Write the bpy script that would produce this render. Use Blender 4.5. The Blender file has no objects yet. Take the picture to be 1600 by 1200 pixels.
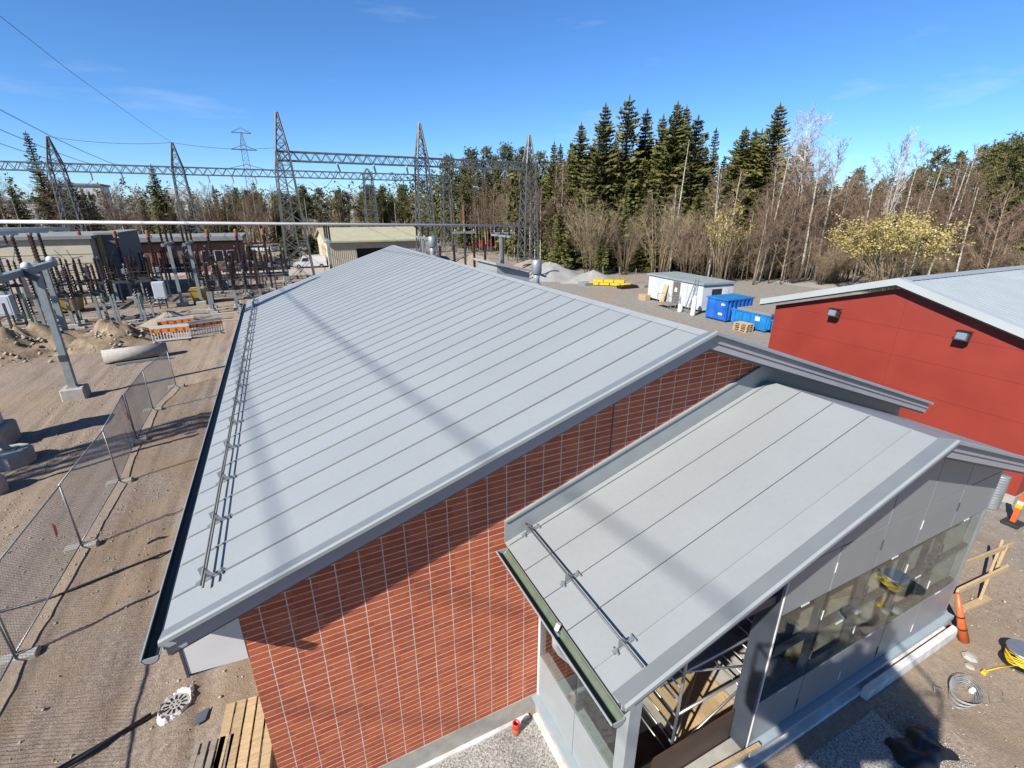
import bpy, math, random
import numpy as np
from mathutils import Vector, Matrix
R = math.radians
random.seed(7); RNG = np.random.default_rng(7)
S = bpy.context.scene
COL = S.collection

# ------------------------------------------------------------------ camera, sky, sun, exposure
cam_d = bpy.data.cameras.new('camera'); cam = bpy.data.objects.new('camera', cam_d); COL.objects.link(cam)
cam.location = (0, 0, 8.62); cam.rotation_euler = (R(90 - 20.145), 0, R(-25.742))
cam_d.sensor_width = 36; cam_d.lens = 16.56; cam_d.clip_start = 0.02; cam_d.clip_end = 6000
S.camera = cam
SUN_AZ, SUN_EL = 67.3, 37.0           # the way the light travels: 67 deg from +Y towards +X, 37 deg down
wd = bpy.data.worlds.new('World'); S.world = wd; wd.use_nodes = True
nt = wd.node_tree; nt.nodes.clear()
sky = nt.nodes.new('ShaderNodeTexSky'); sky.sky_type = 'NISHITA'; sky.sun_disc = False
sky.sun_elevation = R(SUN_EL); sky.sun_rotation = R(SUN_AZ + 180)
sky.altitude = 60; sky.air_density = 0.85; sky.dust_density = 0.0; sky.ozone_density = 10.0
bg = nt.nodes.new('ShaderNodeBackground'); bg.inputs['Strength'].default_value = 0.088
wo = nt.nodes.new('ShaderNodeOutputWorld')
# thin cirrus: pale streaks of cloud mixed into the sky by direction
tc = nt.nodes.new('ShaderNodeTexCoord'); mp = nt.nodes.new('ShaderNodeMapping')
mp.inputs['Rotation'].default_value = (0.25, 0.1, 0.6); mp.inputs['Scale'].default_value = (1.2, 2.6, 9.0)
nz = nt.nodes.new('ShaderNodeTexNoise'); nz.inputs['Scale'].default_value = 1.7; nz.inputs['Detail'].default_value = 7
nz.inputs['Roughness'].default_value = 0.55
cr = nt.nodes.new('ShaderNodeValToRGB'); cr.color_ramp.elements[0].position = 0.58; cr.color_ramp.elements[1].position = 0.85
cr.color_ramp.elements[0].color = (0, 0, 0, 1); cr.color_ramp.elements[1].color = (0.30, 0.30, 0.30, 1)
mx = nt.nodes.new('ShaderNodeMixRGB'); mx.inputs[2].default_value = (6.2, 6.6, 7.2, 1)
L = nt.links.new
L(tc.outputs['Generated'], mp.inputs['Vector']); L(mp.outputs[0], nz.inputs['Vector']); L(nz.outputs['Fac'], cr.inputs[0])
L(cr.outputs[0], mx.inputs[0]); hsn = nt.nodes.new('ShaderNodeHueSaturation'); hsn.inputs['Saturation'].default_value = 1.05; L(sky.outputs[0], hsn.inputs['Color']); L(hsn.outputs[0], mx.inputs[1]); L(mx.outputs[0], bg.inputs['Color']); L(bg.outputs[0], wo.inputs[0])
sd = bpy.data.lights.new('sun', 'SUN'); sun = bpy.data.objects.new('sun', sd); COL.objects.link(sun)
sd.energy = 5.0; sd.angle = R(0.53); sd.color = (1.0, 0.955, 0.88)
ldir = Vector((math.sin(R(SUN_AZ)) * math.cos(R(SUN_EL)), math.cos(R(SUN_AZ)) * math.cos(R(SUN_EL)), -math.sin(R(SUN_EL))))
sun.rotation_euler = ldir.to_track_quat('-Z', 'Y').to_euler(); sun.location = (-40, -10, 40)
vs = S.view_settings; vs.view_transform = 'Standard'; vs.look = 'None'; vs.gamma = 1; vs.exposure = 1.0; vs.use_curve_mapping = False

# ------------------------------------------------------------------ materials
def pm(name, c, rough=0.6, metal=0.0, var=0.12, scale=6.0, c2=None, bump=0.0, bscale=40.0, detail=6.0, coords='Object', spec=0.5, stretch=None, rand=0.0, fine=0.0, fscale=120.0):
    """Procedural material: base colour broken up by noise, a second stain colour, fine relief."""
    c = tuple(x * .685 for x in c); c2 = tuple(x * .685 for x in c2) if c2 else None
    m = bpy.data.materials.new(name); m.use_nodes = True
    n = m.node_tree; b = n.nodes['Principled BSDF']; k = n.links.new
    b.inputs['Roughness'].default_value = rough; b.inputs['Metallic'].default_value = metal
    b.inputs['Specular IOR Level'].default_value = spec
    t = n.nodes.new('ShaderNodeTexCoord'); out = t.outputs[coords] if coords != 'World' else None
    if coords == 'World':
        g = n.nodes.new('ShaderNodeNewGeometry'); out = g.outputs['Position']
    if stretch:
        mpn = n.nodes.new('ShaderNodeMapping'); mpn.inputs['Scale'].default_value = stretch; k(out, mpn.inputs['Vector']); out = mpn.outputs[0]
    nn = n.nodes.new('ShaderNodeTexNoise'); nn.inputs['Scale'].default_value = scale; nn.inputs['Detail'].default_value = detail
    k(out, nn.inputs['Vector'])
    r = n.nodes.new('ShaderNodeValToRGB'); r.color_ramp.elements[0].position = 0.3; r.color_ramp.elements[1].position = 0.7
    lo = [max(0, x * (1 - var)) for x in c[:3]]; hi = [min(1, x * (1 + var)) for x in (c2 or c)[:3]]
    r.color_ramp.elements[0].color = (*lo, 1); r.color_ramp.elements[1].color = (*hi, 1)
    k(nn.outputs['Fac'], r.inputs[0]); col = r.outputs[0]
    if fine:
        f = n.nodes.new('ShaderNodeTexNoise'); f.inputs['Scale'].default_value = fscale; f.inputs['Detail'].default_value = 3; k(out, f.inputs['Vector'])
        mr = n.nodes.new('ShaderNodeMapRange'); mr.inputs[1].default_value = 0.3; mr.inputs[2].default_value = 0.7
        mr.inputs[3].default_value = 1 - fine; mr.inputs[4].default_value = 1 + fine; k(f.outputs['Fac'], mr.inputs[0])
        hs = n.nodes.new('ShaderNodeHueSaturation'); k(mr.outputs[0], hs.inputs['Value']); k(col, hs.inputs['Color']); col = hs.outputs[0]
    if rand:
        oi = n.nodes.new('ShaderNodeObjectInfo'); mr = n.nodes.new('ShaderNodeMapRange')
        mr.inputs[3].default_value = 1 - rand; mr.inputs[4].default_value = 1 + rand; k(oi.outputs['Random'], mr.inputs[0])
        hs = n.nodes.new('ShaderNodeHueSaturation'); k(mr.outputs[0], hs.inputs['Value']); k(col, hs.inputs['Color']); col = hs.outputs[0]
    k(col, b.inputs['Base Color'])
    if bump:
        q = n.nodes.new('ShaderNodeTexNoise'); q.inputs['Scale'].default_value = bscale; q.inputs['Detail'].default_value = 5; k(out, q.inputs['Vector'])
        bp = n.nodes.new('ShaderNodeBump'); bp.inputs['Strength'].default_value = bump; bp.inputs['Distance'].default_value = 0.02
        k(q.outputs['Fac'], bp.inputs['Height']); k(bp.outputs[0], b.inputs['Normal'])
    return m

M = {}
M['roof'] = pm('painted_roof_steel', (0.325, 0.347, 0.352), 0.42, 0.0, 0.035, 0.6, bump=0.06, bscale=1.6, coords='World', spec=0.45, rand=0.03, fine=0.02, fscale=14)
M['roof2'] = pm('canopy_roof_steel', (0.325, 0.342, 0.346), 0.42, 0.0, 0.035, 0.9, bump=0.06, bscale=1.6, coords='World', spec=0.45, rand=0.03, fine=0.02, fscale=14)
M['trim'] = pm('trim_steel', (0.32, 0.345, 0.352), 0.38, 0.0, 0.05, 3, bump=0.03, bscale=6, fine=0.02, fscale=30)
M['ambr'] = pm('amber_reflective', (0.80, 0.30, 0.03), .4, 0, .06, 4)
M['trimlt'] = pm('fascia_board_paint', (0.36, 0.35, 0.37), 0.5, 0, 0.05, 4)
M['trimdk'] = pm('dark_flashing', (0.10, 0.12, 0.14), 0.45, 0, 0.1, 4)
M['gutin'] = pm('gutter_coating_green', (0.12, 0.15, 0.10), 0.6, 0, 0.15, 7)
M['galv'] = pm('galvanised_steel', (0.38, 0.41, 0.42), 0.45, 0.55, 0.14, 9, bump=0.05, bscale=20, fine=0.05, fscale=60)
M['verge'] = pm('verge_paint', (0.225, 0.245, 0.255), .4, 0, .05, 3)  # verge flashing in a darker grey than the other trim
M['lattice'] = pm('weathered_lattice_steel', (0.15, 0.155, 0.155), 0.6, 0.35, 0.25, 1.5, fine=0.08, fscale=20)
M['poststeel'] = pm('grey_green_post_steel', (0.29, 0.335, 0.335), 0.55, 0.3, 0.14, 3, fine=0.06, fscale=30)
M['darksteel'] = pm('dark_frame_steel', (0.06, 0.06, 0.06), 0.6, 0.2, 0.3, 5)
M['alu'] = pm('aluminium_tube', (0.52, 0.53, 0.53), 0.38, 0.75, 0.08, 8)
M['bus'] = pm('busbar_aluminium', (0.60, 0.60, 0.57), 0.5, 0.0, 0.06, 2)
M['porc'] = pm('brown_porcelain', (0.034, 0.016, 0.013), 0.3, 0, 0.3, 8)
M['redcap'] = pm('red_oxide_cap', (0.30, 0.10, 0.055), 0.6, 0, 0.2, 6)
M['white'] = pm('white_paint', (0.72, 0.72, 0.70), 0.5, 0, 0.06, 4, fine=0.02, fscale=30)
M['soffit'] = pm('white_soffit_board', (0.70, 0.68, 0.66), 0.6, 0, 0.04, 3)
M['concrete'] = pm('concrete', (0.40, 0.375, 0.33), 0.9, 0, 0.14, 5, bump=0.25, bscale=60, fine=0.06, fscale=70)
M['xps'] = pm('white_insulation_board', (0.68, 0.64, 0.60), 0.85, 0, 0.14, 5, c2=(0.78, 0.77, 0.74), bump=0.2, bscale=50)
M['panel'] = pm('grey_glass_panel', (0.26, 0.275, 0.285), 0.34, 0, 0.06, 1.3, spec=0.5)
M['frame'] = pm('window_frame_paint', (0.33, 0.36, 0.375), 0.4, 0, 0.05, 4)
M['navy'] = pm('dark_navy_frame', (0.055, 0.065, 0.085), 0.4, 0, 0.1, 4)
M['sill'] = pm('pale_blue_sill_steel', (0.36, 0.43, 0.47), 0.36, 0.1, 0.05, 4)
M['redwall'] = pm('red_sandwich_panel', (0.262, 0.030, 0.018), 0.55, 0, 0.07, 0.8, c2=(0.28, 0.036, 0.021), fine=0.02, fscale=20, rand=0.015)
M['redroof'] = pm('ribbed_roof_steel', (0.42, 0.46, 0.46), 0.45, 0, 0.06, 0.8)
M['black'] = pm('black_plastic', (0.016, 0.016, 0.017), 0.45, 0, 0.3, 6)
M['rubber'] = pm('tyre_rubber', (0.02, 0.02, 0.02), 0.85, 0, 0.3, 10)
M['wood'] = pm('pale_sawn_timber', (0.52, 0.37, 0.20), 0.75, 0, 0.2, 3, bump=0.2, bscale=30, stretch=(9, 1.2, 9), fine=0.12, fscale=22, rand=0.12)
M['woodold'] = pm('grey_timber', (0.27, 0.23, 0.19), 0.85, 0, 0.25, 3, stretch=(8, 1, 8), bump=0.2, fine=0.1, fscale=20, rand=0.1)
M['ply'] = pm('dark_film_plywood', (0.07, 0.042, 0.028), 0.5, 0, 0.2, 2)
M['orange'] = pm('orange_pvc', (0.62, 0.13, 0.035), 0.45, 0, 0.12, 6)
M['redpvc'] = pm('red_pvc', (0.62, 0.035, 0.02), 0.4, 0, 0.08, 6)
M['yellow'] = pm('yellow_plastic', (0.72, 0.48, 0.02), 0.45, 0, 0.08, 7)
M['ochre'] = pm('ochre_painted_steel', (0.46, 0.29, 0.045), 0.6, 0, 0.15, 3)
M['blue'] = pm('blue_container_paint', (0.012, 0.12, 0.50), 0.5, 0, 0.16, 1.6, c2=(0.02, 0.14, 0.54), fine=0.1, fscale=8)
M['teal'] = pm('blue_skip_paint', (0.01, 0.19, 0.50), 0.5, 0, 0.2, 1.6, fine=0.1, fscale=8)
M['cabin'] = pm('cabin_wall_paint', (0.56, 0.60, 0.65), 0.55, 0, 0.06, 1.5)
M['cabinroof'] = pm('cabin_felt_roof', (0.26, 0.31, 0.30), 0.8, 0, 0.15, 2)
M['door'] = pm('brown_door', (0.15, 0.12, 0.10), 0.55, 0, 0.1, 4)
M['cream'] = pm('cream_cladding', (0.60, 0.54, 0.42), 0.8, 0, 0.09, 1.2, fine=0.04, fscale=10)
M['beige'] = pm('beige_corrugated', (0.56, 0.50, 0.38), 0.7, 0, 0.08, 1.2)
M['beigeroof'] = pm('olive_felt_roof', (0.42, 0.40, 0.26), 0.85, 0, 0.08, 0.8)
M['tan'] = pm('tan_render', (0.46, 0.35, 0.17), 0.8, 0, 0.1, 2)
M['slate'] = pm('slate_panel', (0.15, 0.15, 0.16), 0.6, 0, 0.12, 2)
M['brickfar'] = pm('old_brick', (0.25, 0.10, 0.065), 0.9, 0, 0.2, 3, fine=0.2, fscale=9)
M['flatroof'] = pm('grey_flat_roof', (0.24, 0.25, 0.245), 0.9, 0, 0.12, 0.7)
M['cable'] = pm('grey_cable', (0.30, 0.30, 0.29), 0.6, 0, 0.12, 8)
M['wire'] = pm('conductor', (0.10, 0.10, 0.10), 0.6, 0.4, 0.1, 4)
M['asphalt'] = pm('asphalt', (0.19, 0.18, 0.165), 0.95, 0, 0.15, 0.25, bump=0.2, bscale=30, coords='World', fine=0.1, fscale=3)
M['stone'] = pm('mixed_stones', (0.27, 0.225, 0.18), 0.9, 0, 0.45, 14, c2=(0.42, 0.36, 0.30), coords='World')
M['gravel'] = pm('crushed_gravel', (0.23, 0.215, 0.195), 0.95, 0, 0.4, 30, c2=(0.42, 0.40, 0.37), coords='World', bump=0.5, bscale=55)
M['pile'] = pm('grey_gravel_pile', (0.32, 0.305, 0.29), 0.95, 0, 0.12, 1.5, bump=0.5, bscale=8, coords='World', fine=0.18, fscale=9)
M['sandpile'] = pm('brown_sand_pile', (0.32, 0.255, 0.185), 0.95, 0, 0.12, 1.0, bump=0.5, bscale=6, coords='World', fine=0.15, fscale=7)
M['soil'] = pm('excavated_soil', (0.19, 0.14, 0.088), 0.97, 0, 0.28, 1.6, c2=(0.29, 0.215, 0.135), bump=0.9, bscale=7, coords='World', fine=0.2, fscale=9)
M['bark'] = pm('spruce_bark', (0.10, 0.075, 0.055), 0.95, 0, 0.3, 3)
M['greybark'] = pm('grey_bark', (0.17, 0.135, 0.10), 0.9, 0, 0.3, 2.0, c2=(0.26, 0.21, 0.155), rand=.25)
M['birchbark'] = pm('birch_bark', (0.26, 0.23, 0.19), 0.85, 0, 0.4, 2.5, c2=(0.50, 0.455, 0.39), stretch=(1, 1, 3))
M['pinebark'] = pm('pine_bark', (0.26, 0.15, 0.085), 0.9, 0, 0.25, 2)
M['twig'] = pm('bare_twigs', (0.205, 0.148, 0.096), 0.95, 0, 0.25, 0.6, rand=0.22)
M['twigred'] = pm('red_birch_twigs', (0.235, 0.155, 0.108), 0.95, 0, 0.25, 0.6, rand=0.2)
M['twigwhite'] = pm('silvery_twigs', (0.56, 0.50, 0.44), .9, 0, .2, .6)
M['twigpale'] = pm('pale_willow_twigs', (0.29, 0.225, 0.135), 0.95, 0, 0.25, 0.6, rand=0.15)
def leafmat(name, c, c2, rand=0.2):
    m = pm(name, c, 0.75, 0, 0.4, 0.9, c2=c2, rand=rand, spec=0.25, detail=3)
    m.node_tree.nodes['Principled BSDF'].inputs['Subsurface Weight'].default_value = 0.0
    return m
M['spruce'] = leafmat('spruce_needles', (0.046, 0.058, 0.014), (0.135, 0.128, 0.034))
M['pine'] = leafmat('pine_needles', (0.060, 0.074, 0.022), (0.150, 0.145, 0.050))
M['catkin'] = leafmat('yellow_catkins', (0.30, 0.235, 0.07), (0.48, 0.39, 0.14), 0.08)
M['grass'] = pm('dry_grass', (0.28, 0.21, 0.10), 0.95, 0, 0.25, 1.2, c2=(0.30, 0.26, 0.13))

def glass():
    m = bpy.data.materials.new('window_glass'); m.use_nodes = True; n = m.node_tree; n.nodes.clear(); k = n.links.new
    o = n.nodes.new('ShaderNodeOutputMaterial'); g = n.nodes.new('ShaderNodeBsdfGlossy'); t = n.nodes.new('ShaderNodeBsdfTransparent')
    g.inputs['Roughness'].default_value = 0.02; g.inputs['Color'].default_value = (0.9, 0.95, 1, 1)
    t.inputs['Color'].default_value = (0.88, 0.91, 0.88, 1)
    f = n.nodes.new('ShaderNodeFresnel'); ge = n.nodes.new('ShaderNodeNewGeometry'); mi = n.nodes.new('ShaderNodeMapRange'); mi.inputs[3].default_value = 1.5; mi.inputs[4].default_value = 1 / 1.5
    k(ge.outputs['Backfacing'], mi.inputs[0]); k(mi.outputs[0], f.inputs['IOR'])
    x = n.nodes.new('ShaderNodeMixShader'); k(f.outputs[0], x.inputs[0]); k(t.outputs[0], x.inputs[1]); k(g.outputs[0], x.inputs[2]); k(x.outputs[0], o.inputs[0])
    return m
M['glass'] = glass()
M['darkglass'] = pm('dark_window_glass', (0.02, 0.025, 0.03), 0.08, 0, 0.1, 2)
M['lampglass'] = pm('floodlight_glass', (0.45, 0.47, 0.48), 0.1, 0.6, 0.1, 20)
M['carwhite'] = pm('white_car_paint', (0.70, 0.70, 0.69), 0.25, 0, 0.03, 2)
M['carblue'] = pm('dark_blue_car_paint', (0.04, 0.06, 0.12), 0.25, 0.2, 0.05, 2)
M['carred'] = pm('red_car_paint', (0.35, 0.03, 0.025), 0.3, 0, 0.05, 2)
M['cargrey'] = pm('silver_car_paint', (0.33, 0.34, 0.35), 0.28, 0.4, 0.05, 2)

def brickmat():
    m = bpy.data.materials.new('red_brick'); m.use_nodes = True; n = m.node_tree; b = n.nodes['Principled BSDF']; k = n.links.new
    g = n.nodes.new('ShaderNodeNewGeometry')
    mp = n.nodes.new('ShaderNodeVectorMath'); mp.operation = 'MULTIPLY'; mp.inputs[1].default_value = (1 / 0.3, 0, 10.0)
    ad = n.nodes.new('ShaderNodeVectorMath'); ad.operation = 'ADD'; ad.inputs[1].default_value = (1.06 / 0.3 + 0.0, 0, -4.5)
    fl = n.nodes.new('ShaderNodeVectorMath'); fl.operation = 'FLOOR'; w = n.nodes.new('ShaderNodeTexWhiteNoise'); w.noise_dimensions = '3D'
    k(g.outputs['Position'], mp.inputs[0]); k(mp.outputs[0], ad.inputs[0]); k(ad.outputs[0], fl.inputs[0]); k(fl.outputs[0], w.inputs['Vector'])
    r = n.nodes.new('ShaderNodeValToRGB'); e = r.color_ramp.elements
    e[0].position = 0.0; e[0].color = (0.275, 0.053, 0.017, 1); e[1].position = 1.0; e[1].color = (0.375, 0.090, 0.030, 1)
    x = e.new(0.5); x.color = (0.325, 0.070, 0.023, 1)
    k(w.outputs['Value'], r.inputs[0])
    nn = n.nodes.new('ShaderNodeTexNoise'); nn.inputs['Scale'].default_value = 26; nn.inputs['Detail'].default_value = 5; k(g.outputs['Position'], nn.inputs['Vector'])
    mr = n.nodes.new('ShaderNodeMapRange'); mr.inputs[1].default_value = .3; mr.inputs[2].default_value = .7; mr.inputs[3].default_value = .88; mr.inputs[4].default_value = 1.12
    k(nn.outputs['Fac'], mr.inputs[0]); hs = n.nodes.new('ShaderNodeHueSaturation'); k(mr.outputs[0], hs.inputs['Value']); k(r.outputs[0], hs.inputs['Color'])
    # pale lime bloom in soft vertical streaks
    mp2 = n.nodes.new('ShaderNodeMapping'); mp2.inputs['Scale'].default_value = (5.0, 1, 0.35); k(g.outputs['Position'], mp2.inputs['Vector'])
    n2 = n.nodes.new('ShaderNodeTexNoise'); n2.inputs['Scale'].default_value = 0.9; n2.inputs['Detail'].default_value = 6; k(mp2.outputs[0], n2.inputs['Vector'])
    r2 = n.nodes.new('ShaderNodeMapRange'); r2.inputs[1].default_value = .56; r2.inputs[2].default_value = .82; r2.inputs[3].default_value = 0; r2.inputs[4].default_value = .2
    k(n2.outputs['Fac'], r2.inputs[0]); mix = n.nodes.new('ShaderNodeMixRGB'); mix.inputs[2].default_value = (0.33, 0.18, 0.14, 1)
    k(r2.outputs[0], mix.inputs[0]); k(hs.outputs[0], mix.inputs[1]); k(mix.outputs[0], b.inputs['Base Color'])
    b.inputs['Roughness'].default_value = 0.8
    q = n.nodes.new('ShaderNodeTexNoise'); q.inputs['Scale'].default_value = 130; k(g.outputs['Position'], q.inputs['Vector'])
    bp = n.nodes.new('ShaderNodeBump'); bp.inputs['Strength'].default_value = .25; bp.inputs['Distance'].default_value = .01; k(q.outputs['Fac'], bp.inputs['Height']); k(bp.outputs[0], b.inputs['Normal'])
    return m
M['brick'] = brickmat()
M['mortar'] = pm('pale_mortar', (0.70, 0.63, 0.56), 0.95, 0, 0.16, 8, coords='World', bump=0.3, bscale=90)

def groundmat():
    """Sand, with stony grey gravel in drifts, damp darker tracks and speckle."""
    m = bpy.data.materials.new('site_ground'); m.use_nodes = True; n = m.node_tree; b = n.nodes['Principled BSDF']; k = n.links.new
    b.inputs['Roughness'].default_value = 0.97; b.inputs['Specular IOR Level'].default_value = 0.15
    g = n.nodes.new('ShaderNodeNewGeometry'); P = g.outputs['Position']
    def noise(s, d=6, st=None, rough=.55):
        q = n.nodes.new('ShaderNodeTexNoise'); q.inputs['Scale'].default_value = s; q.inputs['Detail'].default_value = d; q.inputs['Roughness'].default_value = rough
        if st:
            mm = n.nodes.new('ShaderNodeMapping'); mm.inputs['Scale'].default_value = st; k(P, mm.inputs['Vector']); k(mm.outputs[0], q.inputs['Vector'])
        else: k(P, q.inputs['Vector'])
        return q.outputs['Fac']
    def ramp(f, a, c, ca, cb):
        r = n.nodes.new('ShaderNodeValToRGB'); r.color_ramp.elements[0].position = a; r.color_ramp.elements[1].position = c
        r.color_ramp.elements[0].color = (*ca, 1); r.color_ramp.elements[1].color = (*cb, 1); k(f, r.inputs[0]); return r.outputs[0]
    def mixc(f, a, c, mode='MIX'):
        x = n.nodes.new('ShaderNodeMixRGB'); x.blend_type = mode
        for i, v in ((0, f), (1, a), (2, c)):
            if hasattr(v, 'links'): k(v, x.inputs[i])
            elif isinstance(v, tuple): x.inputs[i].default_value = (*v, 1)
            else: x.inputs[i].default_value = v
        return x.outputs[0]
    sand = ramp(noise(0.55), .3, .7, (0.215, 0.160, 0.108), (0.280, 0.214, 0.148))
    grav = ramp(noise(9, 8, None, .75), .32, .68, (0.145, 0.115, 0.090), (0.330, 0.272, 0.222))
    mask = ramp(noise(0.38, 7), .40, .58, (0, 0, 0), (1, 1, 1))
    # the ground left of the mesh fence is pinkish substation gravel
    sx = n.nodes.new('ShaderNodeSeparateXYZ'); k(P, sx.inputs[0])
    def band(o, a, c):
        r = n.nodes.new('ShaderNodeMapRange'); r.inputs[1].default_value = a; r.inputs[2].default_value = c; r.clamp = True; k(o, r.inputs[0]); return r.outputs[0]
    left = band(sx.outputs['X'], -5.4, -7.2)
    pink = ramp(noise(11, 8, None, .8), .3, .7, (0.140, 0.108, 0.082), (0.285, 0.230, 0.184))
    grey = ramp(noise(2.5, 8, None, .75), .3, .7, (0.165, 0.152, 0.133), (0.255, 0.236, 0.207))
    yard = band(sx.outputs['X'], 14.5, 19.0)
    c = mixc(mask, sand, grav); c = mixc(left, c, pink)
    c = mixc(yard, c, grey)
    pt = n.nodes.new('ShaderNodeMath'); pt.operation = 'MULTIPLY'; pt.inputs[1].default_value = .6
    mk2 = n.nodes.new('ShaderNodeMapRange'); mk2.inputs[1].default_value = .5; mk2.inputs[2].default_value = .62; k(noise(0.13, 5), mk2.inputs[0]); k(mk2.outputs[0], pt.inputs[0])
    c = mixc(pt.outputs[0], c, sand)
    tr = ramp(noise(1.0, 5, (2.6, 0.16, 1)), .46, .66, (1.04, 1.04, 1.04), (0.62, 0.59, 0.55))
    ty = n.nodes.new('ShaderNodeMapRange'); ty.inputs[1].default_value = 6.0; ty.inputs[2].default_value = 1.0; ty.inputs[3].default_value = .15; ty.inputs[4].default_value = .5; k(sx.outputs['X'], ty.inputs[0]); c = mixc(ty.outputs[0], c, tr, 'MULTIPLY')
    sp = ramp(noise(60, 3, None, .8), .35, .65, (0.68, 0.68, 0.68), (1.28, 1.26, 1.24)); c = mixc(.75, c, sp, 'MULTIPLY')
    k(c, b.inputs['Base Color'])
    h = n.nodes.new('ShaderNodeMath'); h.operation = 'ADD'; k(noise(34, 6, None, .7), h.inputs[0]); k(noise(5, 5), h.inputs[1])
    bp = n.nodes.new('ShaderNodeBump'); bp.inputs['Strength'].default_value = .75; bp.inputs['Distance'].default_value = .035; k(h.outputs[0], bp.inputs['Height']); k(bp.outputs[0], b.inputs['Normal'])
    return m
M['ground'] = groundmat()

def textmat(): return M['white']

# ------------------------------------------------------------------ mesh helpers
def unit(v):
    v = np.asarray(v, float); return v / (np.linalg.norm(v) + 1e-12)
class MB:
    """Collects shapes; build() links them as ONE mesh object."""
    def __init__(s): s.v = []; s.f = []
    def add(s, vs_, fs):
        o = len(s.v); s.v += [tuple(map(float, p)) for p in vs_]; s.f += [tuple(i + o for i in f) for f in fs]; return s
    def box(s, x0, x1, y0, y1, z0, z1):
        return s.add([(x0, y0, z0), (x1, y0, z0), (x1, y1, z0), (x0, y1, z0), (x0, y0, z1), (x1, y0, z1), (x1, y1, z1), (x0, y1, z1)],
                     [(0, 3, 2, 1), (4, 5, 6, 7), (0, 1, 5, 4), (1, 2, 6, 5), (2, 3, 7, 6), (3, 0, 4, 7)])
    def bevbox(s, x0, x1, y0, y1, z0, z1, b=.02):
        a = [(x0 + b, y0), (x1 - b, y0), (x1, y0 + b), (x1, y1 - b), (x1 - b, y1), (x0 + b, y1), (x0, y1 - b), (x0, y0 + b)]
        c = [(x0 + b, y0 + b), (x1 - b, y0 + b), (x1 - b, y0 + b), (x1 - b, y1 - b), (x1 - b, y1 - b), (x0 + b, y1 - b), (x0 + b, y1 - b), (x0 + b, y0 + b)]
        vs_ = [(p[0], p[1], z0) for p in a] + [(p[0], p[1], z1 - b) for p in a] + [(p[0], p[1], z1) for p in c]
        fs = [tuple(range(7, -1, -1))] + [(i, (i + 1) % 8, 8 + (i + 1) % 8, 8 + i) for i in range(8)] + [(8 + i, 8 + (i + 1) % 8, 16 + (i + 1) % 8, 16 + i) for i in range(8)] + [tuple(range(16, 24))]
        return s.add(vs_, fs)
    def bar(s, p, q, w, h=None, up=(0, 0, 1)):
        h = h or w; p = np.asarray(p, float); q = np.asarray(q, float); d = unit(q - p); u = np.asarray(up, float)
        if abs(d @ unit(u)) > .98: u = np.array([0, 1., 0])
        a = unit(np.cross(d, u)) * w / 2; c = unit(np.cross(a, d)) * h / 2
        vs_ = [e + i * a + j * c for e in (p, q) for i, j in ((-1, -1), (1, -1), (1, 1), (-1, 1))]
        return s.add(vs_, [(0, 3, 2, 1), (4, 5, 6, 7), (0, 1, 5, 4), (1, 2, 6, 5), (2, 3, 7, 6), (3, 0, 4, 7)])
    def tube(s, p, q, r, r2=None, n=8, cap=True):
        r2 = r if r2 is None else r2; p = np.asarray(p, float); q = np.asarray(q, float); d = unit(q - p)
        u = np.array([0, 0, 1.]) if abs(d[2]) < .9 else np.array([1., 0, 0]); a = unit(np.cross(d, u)); c = np.cross(d, a)
        vs_ = [e + rr * (math.cos(2 * math.pi * i / n) * a + math.sin(2 * math.pi * i / n) * c) for e, rr in ((p, r), (q, r2)) for i in range(n)]
        fs = [(i, (i + 1) % n, n + (i + 1) % n, n + i) for i in range(n)]
        if cap: fs += [tuple(range(n - 1, -1, -1)), tuple(range(n, 2 * n))]
        return s.add(vs_, fs)
    def path(s, pts, r, n=6):
        pts = [np.asarray(p, float) for p in pts]; vs_ = []; fs = []; N = len(pts); rs = r if hasattr(r, '__len__') else [r] * N
        for i, p in enumerate(pts):
            d = unit(pts[min(i + 1, N - 1)] - pts[max(i - 1, 0)]); u = np.array([0, 0, 1.]) if abs(d[2]) < .95 else np.array([1., 0, 0])
            a = unit(np.cross(d, u)); c = np.cross(d, a)
            vs_ += [p + rs[i] * (math.cos(2 * math.pi * k / n) * a + math.sin(2 * math.pi * k / n) * c) for k in range(n)]
        for i in range(N - 1): fs += [(i * n + k, i * n + (k + 1) % n, (i + 1) * n + (k + 1) % n, (i + 1) * n + k) for k in range(n)]
        fs += [tuple(range(n - 1, -1, -1)), tuple(range((N - 1) * n, N * n))]
        return s.add(vs_, fs)
    def lathe(s, prof, n=12, c=(0, 0, 0)):
        vs_ = [(c[0] + r * math.cos(2 * math.pi * i / n), c[1] + r * math.sin(2 * math.pi * i / n), c[2] + z) for r, z in prof for i in range(n)]
        fs = [(j * n + i, j * n + (i + 1) % n, (j + 1) * n + (i + 1) % n, (j + 1) * n + i) for j in range(len(prof) - 1) for i in range(n)]
        fs += [tuple(range(n - 1, -1, -1)), tuple(range((len(prof) - 1) * n, len(prof) * n))]
        return s.add(vs_, fs)
    def prism(s, poly, d):
        """poly: 3D points of a flat outline, d: extrusion vector"""
        n = len(poly); vs_ = [tuple(p) for p in poly] + [tuple(np.asarray(p, float) + d) for p in poly]
        return s.add(vs_, [tuple(range(n - 1, -1, -1)), tuple(range(n, 2 * n))] + [(i, (i + 1) % n, n + (i + 1) % n, n + i) for i in range(n)])
    def mesh(s, name, mat, smooth=False):
        me = bpy.data.meshes.new(name); me.from_pydata(s.v, [], s.f); me.materials.append(M[mat] if isinstance(mat, str) else mat)
        if smooth: me.polygons.foreach_set('use_smooth', [True] * len(me.polygons))
        me.update(); return me
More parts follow.
